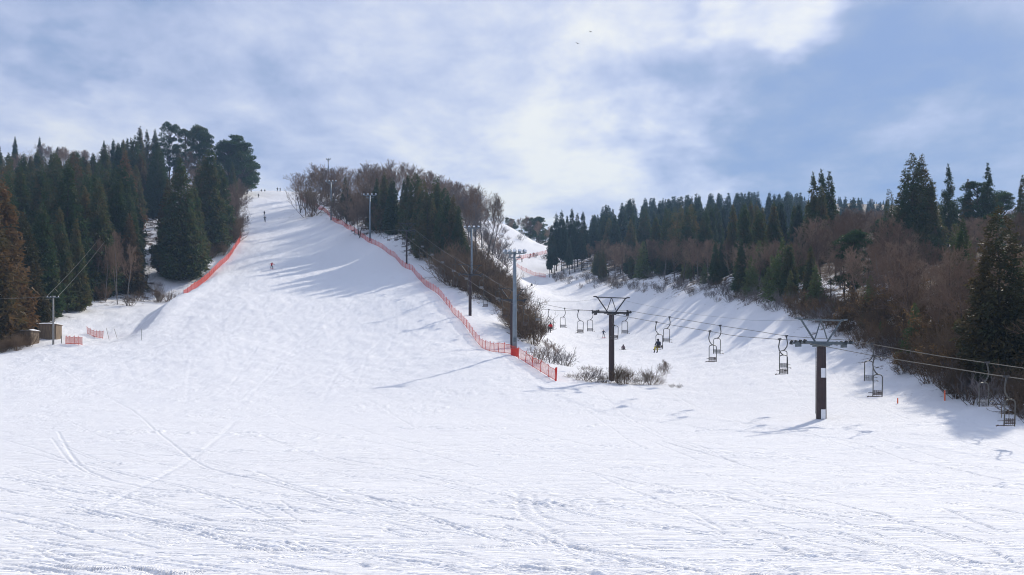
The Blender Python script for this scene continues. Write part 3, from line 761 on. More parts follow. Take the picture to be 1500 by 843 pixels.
# --- behind the bend of the valley run
fill(['bare', 'grey_bare', 'pine'], 26, 728, 815, 400, 450, 9, 14, SIL_V, 'bend', fmin=.2, sep=3)
fill(['scrub', 'grey_scrub'], 26, 700, 800, 345, 400, 1.2, 3, None, 'bend', fmin=.15, sep=2.5)
# --- grove and conifer wall right of the valley run
for i, (px, d, top) in enumerate([(808, 318, 330), (815, 322, 312), (823, 316, 308), (831, 322, 316), (838, 318, 306), (846, 324, 312), (854, 320, 310), (812, 308, 345), (826, 308, 322), (842, 308, 324), (852, 310, 330), (860, 314, 335), (805, 304, 362), (834, 302, 348)]):
    plant('grove', px, d, top=top, wide=.8, region='grove')
fill(['grey_scrub', 'scrub', 'grey_scrub'], 110, 800, 1190, 125, 300, 1.2, 2.6, None, 'bank', fmin=-9, sep=1.4, tries=60, ok=lambda px, d: dedge(px) * .94 < d < dedge(px) * 1.06)
fill(['bare', 'tall_bare', 'bare'], 70, 862, 1190, 140, 330, 9, 15, [(865, 350), (1000, 345), (1190, 350)], 'wall', fmin=-9, sep=2.6, tries=60, ok=lambda px, d: dedge(px) * 1.03 < d < dedge(px) * 1.25)
fill(['young', 'cedar', 'cedar'], 30, 870, 1190, 120, 320, 6, 12, [(865, 350), (1190, 350)], 'wall', fmin=-9, sep=3, tries=60, ok=lambda px, d: dedge(px) * 1.02 < d < dedge(px) * 1.16)
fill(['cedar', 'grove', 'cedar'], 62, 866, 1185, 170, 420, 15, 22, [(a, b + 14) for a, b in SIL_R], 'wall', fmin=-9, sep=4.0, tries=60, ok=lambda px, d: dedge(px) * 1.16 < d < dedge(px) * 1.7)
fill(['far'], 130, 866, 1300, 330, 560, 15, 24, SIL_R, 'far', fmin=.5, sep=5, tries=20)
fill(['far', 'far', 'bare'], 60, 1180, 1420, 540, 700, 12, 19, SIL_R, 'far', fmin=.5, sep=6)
for px, d, top in [(1032, 190, 385), (1012, 205, 400), (1078, 150, 425), (1064, 158, 440), (1146, 162, 345), (1130, 168, 372), (1112, 176, 350), (1158, 150, 395), (1100, 168, 372), (1245, 100, 445), (1262, 110, 430), (1220, 118, 440), (1180, 124, 420), (1290, 96, 470), (1195, 150, 385), (1275, 118, 400), (1340, 90, 440)]:
    plant('young', px, dedge(px) * (1.01 + .04 * (d % 3)), top=top, wide=.95, region='young')
# --- right hillside
for k, px, d, top, wd in [('open', 1191, 168, 252, .8), ('open', 1203, 170, 248, .8), ('open', 1215, 172, 250, .8), ('cedar', 1203, 166, 272, .7), ('cedar', 1306, 158, 275, .7), ('cedar', 1336, 150, 224, 1.0), ('cedar', 1350, 152, 226, 1.0), ('cedar', 1364, 150, 262, 1.0), ('cedar', 1326, 148, 268, .7),
                          ('open', 1389, 172, 240, .7), ('open', 1418, 178, 262, .8), ('open', 1447, 172, 238, .7), ('pine', 1432, 178, 264, 1.1), ('pine', 1468, 180, 280, 1.0), ('open', 1498, 150, 256, .8), ('open', 1515, 150, 250, .8),
                          ('rust', 1464, 66, 302, 1.08), ('rust', 1520, 78, 330, .9), ('cedar', 1170, 165, 330, .7), ('cedar', 1375, 160, 300, .7)]:
    plant(k, px, d, top=top, wide=wd, region='rightbig')
fill(['bare', 'bare_near', 'tall_bare'], 64, 1160, 1560, 110, 200, 9, 14, SIL_B, 'righthill', fmin=-9, sep=2.6, tries=40, ok=lambda px, d: d > dedge(px) * 1.12)
fill(['bare_near', 'bare_near', 'tall_bare'], 46, 1170, 1560, 60, 130, 6, 11, [(1180, 380), (1250, 350), (1300, 345), (1500, 350)], 'righthill', fmin=-9, sep=2.0, tries=40, ok=lambda px, d: dedge(px) * 1.05 < d < dedge(px) * 1.4)
fill(['bare', 'bare_near'], 60, 1160, 1540, 190, 300, 10, 14, SIL_B, 'righthill', fmin=.6, sep=4)
fill(['brown_bush', 'brown_bush', 'leafy'], 28, 1170, 1560, 50, 130, 1.6, 3.2, None, 'rightfoot', fmin=-9, sep=1.4, tries=60, ok=lambda px, d: dedge(px) * .95 < d < dedge(px) * 1.06)
fill(['leafy', 'leafy', 'brown_bush'], 22, 1235, 1540, 64, 110, 3.0, 5.0, None, 'rightfoot', fmin=-9, sep=2, tries=40, ok=lambda px, d: dedge(px) * 1.0 < d < dedge(px) * 1.15)
fill(['brown_bush', 'scrub', 'grey_scrub', 'scrub'], 90, 1150, 1560, 54, 135, 1.2, 2.8, None, 'rightfoot', fmin=-9, sep=1.3, tries=60, ok=lambda px, d: dedge(px) * .93 < d < dedge(px) * 1.10)

fill(['young', 'cedar', 'pine'], 16, 1170, 1540, 70, 190, 6, 10, SIL_B, 'righthill', fmin=-9, sep=5, tries=40, ok=lambda px, d: dedge(px) * 1.1 < d)
# --- shrubs on the lip by the second lift tower
for px, d, h, k in [(836, 95, .7, 'scrub'), (846, 94, .9, 'scrub'), (858, 93.5, 1.5, 'scrub'), (872, 93, 1.6, 'grey_scrub'), (884, 93, 1.1, 'scrub'), (906, 93.5, 1.8, 'brown_bush'), (918, 93, 1.7, 'brown_bush'), (930, 93, 1.0, 'scrub'),
                    (941, 93.5, 1.1, 'scrub'), (952, 93.5, 1.7, 'brown_bush'), (962, 93, 1.2, 'scrub'), (865, 104, .9, 'scrub'), (876, 103, .8, 'scrub'), (856, 105, .7, 'scrub'), (818, 112, 1.6, 'grey_scrub'), (826, 110, 2.2, 'grey_scrub'),
                    (805, 110, 2.6, 'grey_scrub'), (835, 114, 1.0, 'scrub'), (889, 92.5, 1.3, 'scrub'), (912, 92, 1.2, 'scrub'), (985, 90, .5, 'scrub'), (995, 89, .5, 'scrub')]:
    plant(k, px, d, h=h, wide=1.25, region='lip')
for px, d, h in [(967, 91.5, 3.0), (980, 91.5, 2.7), (800, 106, 3.2), (812, 108, 2.8)]: plant('grey_bare', px, d, h=h, wide=1.1, region='lip')

# past 300 of a kind: the 300 that show largest stay objects, the rest become one object scattering the same crowns
def overflow(base, most, name, label):
    lst = [q for q in PLANTS if NAMES[q['kind']][0] == base]
    lst.sort(key=lambda q: -q['h'] / q['d'])
    rest = lst[most:]
    if not rest: return
    src = next((c for c in lst[0]['o'].children if c.name.startswith('crown')), lst[0]['o'])
    me = bpy.data.meshes.new(name); me.from_pydata([tuple(q['o'].location) for q in rest], [], [])
    A = me.attributes.new('tree_scale', 'FLOAT_VECTOR', 'POINT'); A.data.foreach_set('vector', np.array([tuple(q['o'].scale) for q in rest], np.float32).ravel())
    A = me.attributes.new('tree_turn', 'FLOAT_VECTOR', 'POINT'); A.data.foreach_set('vector', np.array([(0, 0, q['o'].rotation_euler.z) for q in rest], np.float32).ravel())
    o = link(name, me); o['kind'] = 'stuff'; o['label'] = label
    ng = bpy.data.node_groups.new(name, 'GeometryNodeTree')
    ng.interface.new_socket('Geometry', in_out='INPUT', socket_type='NodeSocketGeometry'); ng.interface.new_socket('Geometry', in_out='OUTPUT', socket_type='NodeSocketGeometry')
    gi = ng.nodes.new('NodeGroupInput'); go = ng.nodes.new('NodeGroupOutput'); ip = ng.nodes.new('GeometryNodeInstanceOnPoints')
    oi = ng.nodes.new('GeometryNodeObjectInfo'); oi.inputs['Object'].default_value = src; oi.transform_space = 'ORIGINAL'; oi.inputs['As Instance'].default_value = True
    m2p = ng.nodes.new('GeometryNodeMeshToPoints')
    for k, nm in (('Scale', 'tree_scale'), ('Rotation', 'tree_turn')):
        a_ = ng.nodes.new('GeometryNodeInputNamedAttribute'); a_.data_type = 'FLOAT_VECTOR'; a_.inputs['Name'].default_value = nm
        ng.links.new(a_.outputs[0], ip.inputs[k])
    ng.links.new(gi.outputs[0], m2p.inputs[0]); ng.links.new(m2p.outputs[0], ip.inputs['Points']); ng.links.new(oi.outputs['Geometry'], ip.inputs['Instance']); ng.links.new(ip.outputs[0], go.inputs[0])
    md = o.modifiers.new('trees', 'NODES'); md.node_group = ng
    for q in rest:
        for c in list(q['o'].children): bpy.data.objects.remove(c)
        bpy.data.objects.remove(q['o']); PLANTS.remove(q)
overflow('bare_tree', 300, 'distant_leafless_wood', 'distant leafless brown wood filling in behind the nearer trees')
overflow('cedar_tree', 300, 'distant_cedar_wood', 'distant dark cedars filling in behind the nearer ones')
overflow('shrub', 300, 'low_scrub', 'low twiggy scrub scattered over the snowy banks')
overflow('bush', 300, 'distant_bushes', 'distant brown bushes')

# labels of all plants: stand, row, and place in the row counted from a landmark
REG = {'leftbig': ('big conifers of left hill', 'left edge', 1), 'left': ('left hill forest', 'main run', -1), 'leftback': ('left hilltop', 'main run', -1),
       'leftedge': ('left edge of main run', 'crest', -1), 'leftfoot': ('foot of left hill', 'utility pole', 1), 'leftnear': ('beside the wooden sheds', 'left edge', 1),
       'mid': ('dark stand behind safety net', 'main run', 1), 'ridge': ('ridge between the runs', 'main run', 1), 'thicket': ('brown thicket beside the lift', 'main run', 1),
       'bend': ('behind valley run bend', 'ridge', 1), 'grove': ('dark grove right of bend', 'bend', 1), 'bank': ('snowy bank right of valley run', 'bend', 1),
       'wall': ('wood above valley run', 'bend', 1), 'far': ('far blue forest', 'valley', 1), 'young': ('right bank', 'bend', 1), 'rightbig': ('standouts on right hillside', 'valley', 1),
       'righthill': ('right hillside', 'valley', 1), 'rightfoot': ('right edge of valley run', 'valley', 1), 'lip': ('by second lift tower', 'safety net', 1)}
ADJ = {'cedar': 'dark green cedar', 'rust': 'rusty olive cedar', 'open': 'slim open cedar', 'grove': 'bare-stemmed dark cedar', 'far': 'bluish conifer', 'pine': 'broad green pine', 'young': 'light green conifer',
       'bare': 'leafless brown tree', 'bare_near': 'leafless twiggy tree', 'tall_bare': 'tall leafless tree', 'grey_bare': 'pale leafless tree', 'brown_bush': 'reddish brown bush', 'scrub': 'low brown shrub', 'grey_scrub': 'low grey shrub', 'leafy': 'orange-leaved bush'}
GRP = {'cedar_tree': 'cedars', 'conifer_tree': 'far conifers', 'pine_tree': 'pines', 'young_conifer': 'young conifers', 'bare_tree': 'leafless trees', 'bush': 'brown bushes', 'shrub': 'low shrubs', 'leafy_bush': 'bushes with dead leaves'}
from collections import defaultdict
cells = defaultdict(list)
for q in PLANTS: cells[(q['region'], q['kind'])].append(q)
ROWW = ['front', 'second', 'third', 'fourth', 'fifth', 'sixth', 'seventh', 'back']
for (reg, kd), lst in cells.items():
    where, mark, sgn = REG[reg]
    lst.sort(key=lambda q: q['d'])
    nrow = 1 if len(lst) < 9 else min(7, 1 + len(lst) // 9)
    per = math.ceil(len(lst) / nrow)
    for ri in range(nrow):
        row = sorted(lst[ri * per:(ri + 1) * per], key=lambda q: q['px'] * sgn)
        for i, q in enumerate(row):
            rw = (' ' + ROWW[ri if ri < nrow - 1 or nrow == 1 else 7] + ' row,') if nrow > 1 else ''
            if len(lst) == 1: lab = f"{ADJ[kd]}, {where}"
            else: lab = f"{ADJ[kd]}, {ORD[i]} from {mark},{rw} {where}"
            q['o']['label'] = lab; q['o']['group'] = GRP[q['o'].name.split('.')[0]] + ' ' + where

# ------------------------------------------------------------------ hard things: materials
M_MAST = worn((.030, .016, .016), (.055, .030, .026), 2, .5, .0, 'dark_brown_paint')
M_STEEL = worn((.085, .105, .115), (.15, .175, .185), 3, .5, .4, 'galvanised_steel')
M_DARKSTEEL = worn((.035, .034, .036), (.07, .066, .064), 4, .5, .3, 'dark_and_backlit_steel')  # dark fittings; also carries the backlit shade of the farther tower heads
M_POLE = worn((.16, .20, .23), (.24, .28, .31), 2, .5, .3, 'grey_pole_steel')
M_WHITE = worn((.72, .73, .75), (.82, .82, .82), 5, .5, 0, 'white_paint')
M_RUBBER = mat('black_rubber', (.02, .02, .02), .7)
M_CHAIR = worn((.055, .055, .05), (.12, .115, .10), 6, .5, .3, 'chair_tube_paint')
M_SEAT = worn((.20, .20, .20), (.34, .33, .32), 5, .6, 0, 'grey_seat_slats')
M_SEATB = worn((.05, .035, .03), (.10, .07, .055), 5, .6, 0, 'brown_seat_slats')
M_RED = worn((.62, .045, .02), (.75, .08, .035), 2, .65, 0, 'red_netting')
M_REDPAD = worn((.60, .02, .015), (.70, .05, .03), 3, .6, 0, 'red_pad')
M_ORANGE = worn((.75, .12, .04), (.8, .2, .08), 3, .6, 0, 'orange_marker')
M_WOOD = worn((.14, .10, .065), (.30, .22, .14), 3, .8, 0, 'weathered_boards', (.35, .7), (3, 3, .3))
M_CONC = worn((.22, .215, .20), (.33, .32, .30), 3, .8, 0, 'concrete_pole')
M_ROPE = worn((.12, .115, .10), (.24, .22, .18), 20, .45, .6, 'steel_rope')
M_LAMP = mat('lamp_glass', (.75, .78, .80), .15, 0, .8)
M_CLEAN = mat('piled_snow', (.86, .875, .90), .6)

# ------------------------------------------------------------------ chairlift
A0, B0 = 41.46, -.32
LDIR = Vector((B0, 1, 0)).normalized()           # up the line
LN = Vector((1, -B0, 0)).normalized()            # to its right
def line_x(y, off=0.0): return A0 + off * math.sqrt(1 + B0 * B0) + B0 * y
RY = [20, 32, 45, 50.75, 54.2, 62, 63.5, 69, 72.7, 78.3, 81.8, 87.3, 92, 95.9, 100, 106, 114, 122, 129.6, 140, 152, 170, 188, 206, 220, 240, 262]
RZ = [-1.4, -.75, .97, 1.9, 2.45, 3.9, 4.05, 4.65, 5.3, 6.2, 6.8, 7.75, 8.5, 9.2, 9.6, 10.2, 11.2, 12.6, 14.2, 17.2, 21.0, 26.3, 32.2, 38.6, 41.0, 44.0, 46.5]
def rope_z(y): return float(np.interp(y, RY, RZ))
YAW = math.atan2(LN.y, LN.x)                     # local x = across the line, local y = up the line

def tower(y, base_z, mast_w, label, dark=True, plates=False, gauge=1.88):
    zr = rope_z(y); x = line_x(y)
    H = zr - base_z                              # rope height above ground
    t = thing('lift_tower', label, 'lift tower', (x, y, base_z), YAW, 'towers of the chairlift')
    ms = M_MAST; st = M_DARKSTEEL if dark else M_STEEL  # farther towers: backlight shade put into a darker steel colour
    zt = H - .35
    b = MB(); b.tube([(0, 0, -1.2), (0, 0, zt * .5), (0, 0, zt - .12)], [mast_w * .54, mast_w * .5, mast_w * .45], 10); b.build('mast', ms, t, False)
    b = MB(); b.box((0, 0, zt - .04), (mast_w * 1.25, mast_w * 1.25, .16)); b.box((0, 0, zt + .14), (gauge * 2 + .1, .26, .20)); b.box((0, 0, zt + .05), (gauge * .9, .20, .14)); b.build('crossarm', st, t)
    g = MB(); top = zt + 1.75
    g.box((0, 0, top), (gauge * 2 - .1, .10, .10))
    for s in (-1, 1):
        g.tube([(s * .42, 0, zt + .12), (s * (gauge - .22), 0, top - .02)], .07, 6)
        g.tube([(s * .5, .02, zt + .42), (s * .03, .02, top - .04)], .045, 5)
        g.box((s * (gauge + .06), 0, top + .06), (.3, .3, .1))
    g.build('lifting_frame', st, t)
    for s in (-1, 1):
        a = MB(); a.box((s * gauge, 0, H - .22), (.10, 1.9, .13)); a.box((s * gauge, 0, H - .36), (.16, .5, .3))
        sh = a.build('sheave_assembly', st, t)
        for k in range(4):
            wy = -.75 + .5 * k; m = MB(); m.tube([(s * gauge - .05, wy, H - .17), (s * gauge + .05, wy, H - .17)], .15, 12); m.build('sheave', M_RUBBER, sh)
    l = MB()
    for s in (-.16, .16): l.tube([(s, mast_w * .62, .4), (s, mast_w * .56, zt - .2)], .016, 4)
    k = .5
    while k < zt - .3: l.tube([(-.16, mast_w * .6, k), (.16, mast_w * .6, k)], .012, 4); k += .32
    l.build('ladder', st, t)
    f = MB(); f.box((0, 0, -.5), (mast_w * 1.9, mast_w * 1.9, .5)); f.build('footing', M_CONC, t)
    if plates:
        for zc_, hh in ((.38, .66), (3.25, .66)):
            M_ = Matrix.Rotation(0, 3, 'Z'); p = MB(); p.box((-.10, -mast_w * .53, zc_), (.34, .05, hh)); p.build('white_plate', M_WHITE, t)
    return t
def tz(px, py, y): return (HY - py) / F * y
for y, px, pyb, mw, lab, pl_ in [(62, 1203, 611, .68, 'nearest chairlift tower, thick brown mast with two white plates', True), (95.9, 896, 563, .60, 'dark chairlift tower on the snow lip among brown shrubs', False),
                                 (129.6, 750, 512, .46, 'chairlift tower right behind the tall floodlight with red padded foot', False), (152, 688, 461, .52, 'dark chairlift tower between the safety net and the brown thicket', False),
                                 (206, 596, 390, .36, 'farthest chairlift tower, slim against the dark cedars', False)]:
    x = line_x(y); tower(y, gz(x, y) - .05, mw, lab, dark=(y > 70), plates=pl_, gauge=1.88)

GA = 1.88
for off, nm in ((-GA, 'near'), (GA, 'far')):
    b = MB(); ys = np.concatenate([np.arange(20, 262, 2.0), [262]])
    pts = []
    for y in ys:
        z = rope_z(y)
        pts.append((line_x(y, off) , y - 0 * off, z))
    pts = [(p[0], p[1], p[2] - .02) for p in pts]
    b.tube(pts, .022, 5)
    o = b.build('haul_rope', M_ROPE, None, True)
    tag(o, f"grey steel haul rope on the {'left, lower chair' if nm == 'near' else 'right, upper chair'} side of the lift towers", 'rope', 'haul ropes of the chairlift')
b = MB(); b.tube([(line_x(y), y, rope_z(y) + 1.45 - .5 * math.sin(math.pi * ((y - 62) % 34) / 34)) for y in np.arange(62, 207, 4.0)], .009, 4)
tag(b.build('signal_cable', M_ROPE), 'thin signal cable strung over the tops of the lift towers', 'cable')

def chair_proto(side, white=False):
    """side +1: hanger bows away to the right of the line; local x across, y up the line"""
    s = side
    t = thing('lift_chair', 'x', 'lift chair', (0, 0, 0), YAW)
    g = MB(); g.box((0, 0, .03), (.08, .34, .10)); g.box((0, 0, -.06), (.07, .10, .12)); g.build('grip', M_DARKSTEEL, t)
    h = MB(); pts = [(0, 0, -.04), (-s * .04, 0, -.25), (-s * .10, 0, -.52), (-s * .05, 0, -.78), (s * .10, 0, -1.00), (s * .27, 0, -1.12)]
    h.tube(pts, .042, 7); h.build('hanger', M_CHAIR, t, True)
    cx = s * .28; w_ = .34; fy = -s     # fy: side the rider's legs hang
    fr = MB(); pts = [(cx - w_, .02, -2.50), (cx - w_, .0, -1.9), (cx - w_, 0, -1.32)]
    for k in range(6):
        q = math.pi - math.pi * k / 5; pts.append((cx + w_ * math.cos(q) * .98, 0, -1.26 + .14 * math.sin(q)))
    pts += [(cx + w_, 0, -1.32), (cx + w_, 0, -1.9), (cx + w_, .02, -2.50)]
    fr.tube(pts, .034, 6); fr.tube([(cx - w_, 0, -2.22), (cx - w_, -.42 * fy, -2.24)], .020, 5); fr.tube([(cx + w_, 0, -2.22), (cx + w_, -.42 * fy, -2.24)], .020, 5)
    fr.build('frame', M_CHAIR, t, True)
    st = MB()
    for k in range(5): st.box((cx, fy * (-.06 - .09 * k), -2.46 - .006 * k), (w_ * 2 + .04, .075, .03))
    st.build('seat', M_SEAT if s < 0 else M_SEATB, t)
    bk = MB()
    for k in range(4): bk.box((cx, .03 * fy, -2.36 + .075 * k), (w_ * 2, .025, .05))
    for k in range(5): bk.box((cx - w_ * .8 + k * w_ * .4, .045 * fy, -2.25), (.02, .02, .32))
    bk.build('backrest', M_SEAT if s < 0 else M_SEATB, t)
    ft = MB(); ft.tube([(cx - s * w_ * .9, -.40 * fy, -2.46), (cx - s * w_ * 1.25, -.42 * fy, -2.50)], .035, 6); ft.build('side_step', M_SEATB, t)
    return t
protos = {}
CH = {}
def chair(y, off, label):
    s = 1 if off < 0 else -1
    key = s
    if key not in protos: protos[key] = chair_proto(s); t = protos[key]
    else: t = copy_tree(protos[key])
    t.location = (line_x(y, off), y, rope_z(y) - .02)
    sw = tr_rng.uniform(-.03, .03); t.rotation_euler = (0, sw, YAW)
    t['label'] = label; t['category'] = 'lift chair'; t['group'] = 'chairs of the chairlift, near rope' if off < 0 else 'chairs of the chairlift, far rope'
    return t
near_y = [45.0, 54.2, 63.5, 72.7, 81.8, 91.0, 100.0] + [109.2 + 9.2 * k for k in range(15)]
far_y = [50.75, 59.8, 69.0, 78.3, 87.3, 96.5, 105.8, 114.5] + [123.7 + 9.2 * k for k in range(14)]
nl = ['frosty pale chair farthest right, before the rusty cedar', 'empty chair right of the nearest tower, on the near rope', 'empty chair left of the nearest tower, on the near rope', 'empty chair on near rope, second left of the nearest tower',
      'chair carrying the person in yellow trousers', 'empty chair on near rope passing the second tower', 'empty chair left of the second tower, on the near rope', 'chair carrying the person in a red jacket']
flb = ['pale chair on far rope, next to the rightmost chair', 'empty chair on far rope, right of the nearest tower', 'empty dark chair on far rope just left of the nearest tower', 'empty dark chair on far rope, second left of nearest tower',
       'empty dark chair right of the rider in yellow trousers', 'empty dark chair right beside the second tower, far rope', 'empty dark chair left of the second tower, far rope', 'empty dark chair just right of the red-jacketed rider']
for i, y in enumerate(near_y):
    lab = nl[i] if i < len(nl) else f"small empty chair on near rope, {ORD[i - 8]} uphill from the red-jacketed rider"
    CH[('n', i)] = chair(y, -GA, lab)
for i, y in enumerate(far_y):
    lab = flb[i] if i < len(flb) else f"small empty chair on far rope, {ORD[i - 8]} uphill from the red-jacketed rider"
    CH[('f', i)] = chair(y, GA, lab)

# ------------------------------------------------------------------ floodlight poles
def floodlight(px, py_base, d, h, label, lamps=4, pad=False, r=.15, head=1.25):
    p = at(px, d)
    t = thing('floodlight_pole', label, 'floodlight pole', p, 0, 'floodlight poles along the main run')
    b = MB(); b.tube([(0, 0, -.8), (0, 0, h * .4), (0, 0, h * .75), (0, 0, h)], [r * 1.1, r, r * .85, r * .7], 10); b.build('pole', M_POLE, t, True)
    b = MB(); b.box((0, 0, h + .05), (head * 2, .12, .12)); b.box((0, 0, h - .45), (head * 1.3, .10, .10)); b.tube([(-head * .5, 0, h - .45), (-head * .5, 0, h)], .03, 5); b.tube([(head * .5, 0, h - .45), (head * .5, 0, h)], .03, 5)
    b.tube([(0, 0, h - 1.2), (head * .6, 0, h - .1)], .03, 5); b.tube([(0, 0, h - 1.2), (-head * .6, 0, h - .1)], .03, 5)
    b.build('crossbar', M_POLE, t)
    for k in range(lamps):
        x = -head + 2 * head * k / (lamps - 1)
        Mx = Matrix.Rotation(R(-35 if k % 2 else -25), 3, 'X') @ Matrix.Rotation(R(20 * (k - lamps / 2)), 3, 'Z')
        b = MB(); b.box((x, -.12, h + .28), (.40, .34, .34), Mx); b.tube([(x, 0, h + .05), (x, -.05, h + .2)], .03, 5); lm = b.build('lamp_head', M_POLE, t)
        b = MB(); q = Vector((x, -.12, h + .28)) + Mx @ Vector((0, -.185, 0)); b.box(q, (.36, .02, .30), Mx); b.build('lens', M_LAMP, lm)
    b = MB(); b.box((0, -r - .10, 1.9), (.34, .2, .5)); b.build('switch_box', M_STEEL, t)
    if pad:
        b = MB(); b.tube([(0, 0, -.1), (0, 0, .85)], r * 2.0, 12); b.build('red_pad', M_REDPAD, t)
    return t
floodlight(754, 522, 108, 12.4, 'tallest floodlight pole with red padded foot beside the safety net', 5, True, .26, 1.2)
floodlight(542, 357, 230, 11.8, 'floodlight pole with pale lamps at the left end of the cedars', 4, False, .26, 1.5)
floodlight(691, 426, 171, 12.2, 'slender floodlight pole rising out of the brown thicket', 4, False, .2, 1.3)
floodlight(485, 322, 272, 11.6, 'floodlight pole among leafless trees halfway up the net', 4, False, .22, 1.5)
floodlight(481, 282, 330, 13.6, 'highest floodlight pole standing above the ridge trees', 3, False, .26, .7)

# ------------------------------------------------------------------ red safety nets
def net_fence(pixels, h, label, step=2.2, cell=.16, lean=.05, endpad=False, thick=.016, cat='safety net', post_r=.022, dens=1.0):
    pts = []
    for (px, d) in pixels: x = (px - 750) / F * d; pts.append(Vector((x, d, 0)))
    # resample
    P_ = []
    for a, b in zip(pts[:-1], pts[1:]):
        n = max(1, int((b - a).length / (cell * 1.0)))
        for k in range(n): P_.append(a.lerp(b, k / n))
    P_.append(pts[-1]); zz = terrain([p.x for p in P_], [p.y for p in P_])[0]
    rr = random.Random(3)
    for p, z in zip(P_, zz): p.z = z + .02
    t = thing('safety_net', label, cat, P_[0], 0)
    o0 = P_[0].copy(); V = []; Q = []
    L = 0; hs = []
    for i, p in enumerate(P_):
        if i: L += (P_[i] - P_[i - 1]).length
        sag = 1 - .09 * math.sin(math.pi * (L % step) / step) - .05 * math.sin(L * .7) - .04 * rr.random()
        hs.append(h * sag)
    def quad(a, b, c, d): i = len(V); V.extend([a, b, c, d]); Q.append((i, i + 1, i + 2, i + 3))
    nrow = max(6, int(h / (cell * .8)))
    for i in range(len(P_) - 1):
        a = P_[i] - o0; b = P_[i + 1] - o0
        for k in range(nrow + 1):
            f = .06 + .94 * k / nrow; tk = thick * (2.2 if k in (0, nrow) else 1)
            za = hs[i] * f; zb = hs[i + 1] * f
            quad(a + Vector((0, 0, za)), b + Vector((0, 0, zb)), b + Vector((0, 0, zb + tk)), a + Vector((0, 0, za + tk)))
        dv = (b - a).normalized() * thick * .55
        quad(a - dv + Vector((0, 0, hs[i] * .06)), a + dv + Vector((0, 0, hs[i] * .06)), a + dv + Vector((0, 0, hs[i])), a - dv + Vector((0, 0, hs[i])))
    me = mesh_np('net', [tuple(v) for v in V], Q, (M_RED,)); link('net', me, t)
    L = 0; nxt = 0; npost = 0
    total = sum((P_[i + 1] - P_[i]).length for i in range(len(P_) - 1)); st = max(step, total / 95)
    pm = MB(); pm.tube([(0, 0, -.3), (0, 0, h * 1.12)], post_r, 6); pmesh = pm.mesh('post', M_RED)
    for i, p in enumerate(P_):
        if i: L += (P_[i] - P_[i - 1]).length
        if L >= nxt - 1e-6:
            po = link('post', pmesh, t, p - o0); po.rotation_euler = (rr.gauss(0, .04), rr.gauss(0, .05), 0); nxt += st
    if endpad:
        b = MB(); q = P_[-1] - o0; b.tube([q + Vector((0, 0, -.1)), q + Vector((.08, 0, h * 1.15))], .10, 8); b.build('end_post', M_REDPAD, t)
    return t
net_fence([(814, 91.5), (800, 95), (780, 100), (757, 106), (735, 112), (712, 122), (692, 134), (672, 147), (655, 158), (640, 168), (620, 184), (603, 198), (588, 205), (578, 212), (560, 220), (540, 229), (515, 247), (490, 268), (468, 292), (450, 316), (443, 330), (441, 345)][::-1],
          1.25, 'long red safety net running down the right edge of the main run', 2.2, .17, endpad=True, thick=.032, post_r=.035)
net_fence([(269, 186), (285, 193), (300, 200), (312, 209), (326, 221), (341, 234), (351, 244), (353, 254), (351, 260)], 1.4, 'thick red safety net at the foot of the left cedars', 2.5, .14, thick=.05, post_r=.04)
net_fence([(96, 129), (121, 127)], 1.15, 'short red net on the snow right of the utility pole', 1.0, .12, thick=.035, post_r=.03)
net_fence([(128, 150), (151, 146)], 1.15, 'short faded red net behind, near the snow bank', 1.2, .12, thick=.028, post_r=.03)
net_fence([(757, 338), (765, 345), (772, 352), (785, 362), (803, 374)], 1.4, 'pale red net above the bend of the valley run', 3, .2, thick=.03, post_r=.04)
net_fence([(757, 322), (770, 318), (788, 312), (800, 306)], 1.3, 'pale red net below the bend of the valley run', 3, .2, thick=.026, post_r=.04)

# ------------------------------------------------------------------ marker poles and stakes
def stake(px, d, h, r, m, label, lean=0.0, name='marker_pole', cat='marker pole'):
    p = at(px, d); t = thing(name, label, cat, p, 0, 'marker poles on the snow'); t.rotation_euler = (0, lean, 0)
    b = MB(); b.tube([(0, 0, -.3), (0, 0, h * .5), (0, 0, h)], [r, r, r * .9], 7); b.build('shaft', m, t)
    b = MB(); b.tube([(0, 0, h), (0, 0, h + r * 1.4)], [r * 1.15, r * .6], 7); b.build('cap', m, t)
stake(1384, 66.5, .68, .055, M_ORANGE, 'short orange marker pole left of the rightmost chairs')
stake(1315, 68, .35, .05, M_ORANGE, 'tiny orange marker left of the other orange pole')
stake(207, 132, 1.7, .03, M_DARKSTEEL, 'thin dark stick standing alone on the lower left snow')
stake(160, 140, 1.9, .025, M_WOOD, 'thin leaning stick right of the short red net', -.25)
stake(172, 143, 1.7, .025, M_WOOD, 'thin leaning stick left of the snow bank', -.3)
stake(90, 130, 1.1, .05, M_DARKSTEEL, 'short dark post between utility pole and short red net')
for i, (px, d) in enumerate([(1467, 56), (1478, 55)]): stake(px, d, .75, .022, M_WOOD, ['thin bamboo stake at the right edge, left one', 'thin bamboo stake at the right edge, right one'][i])

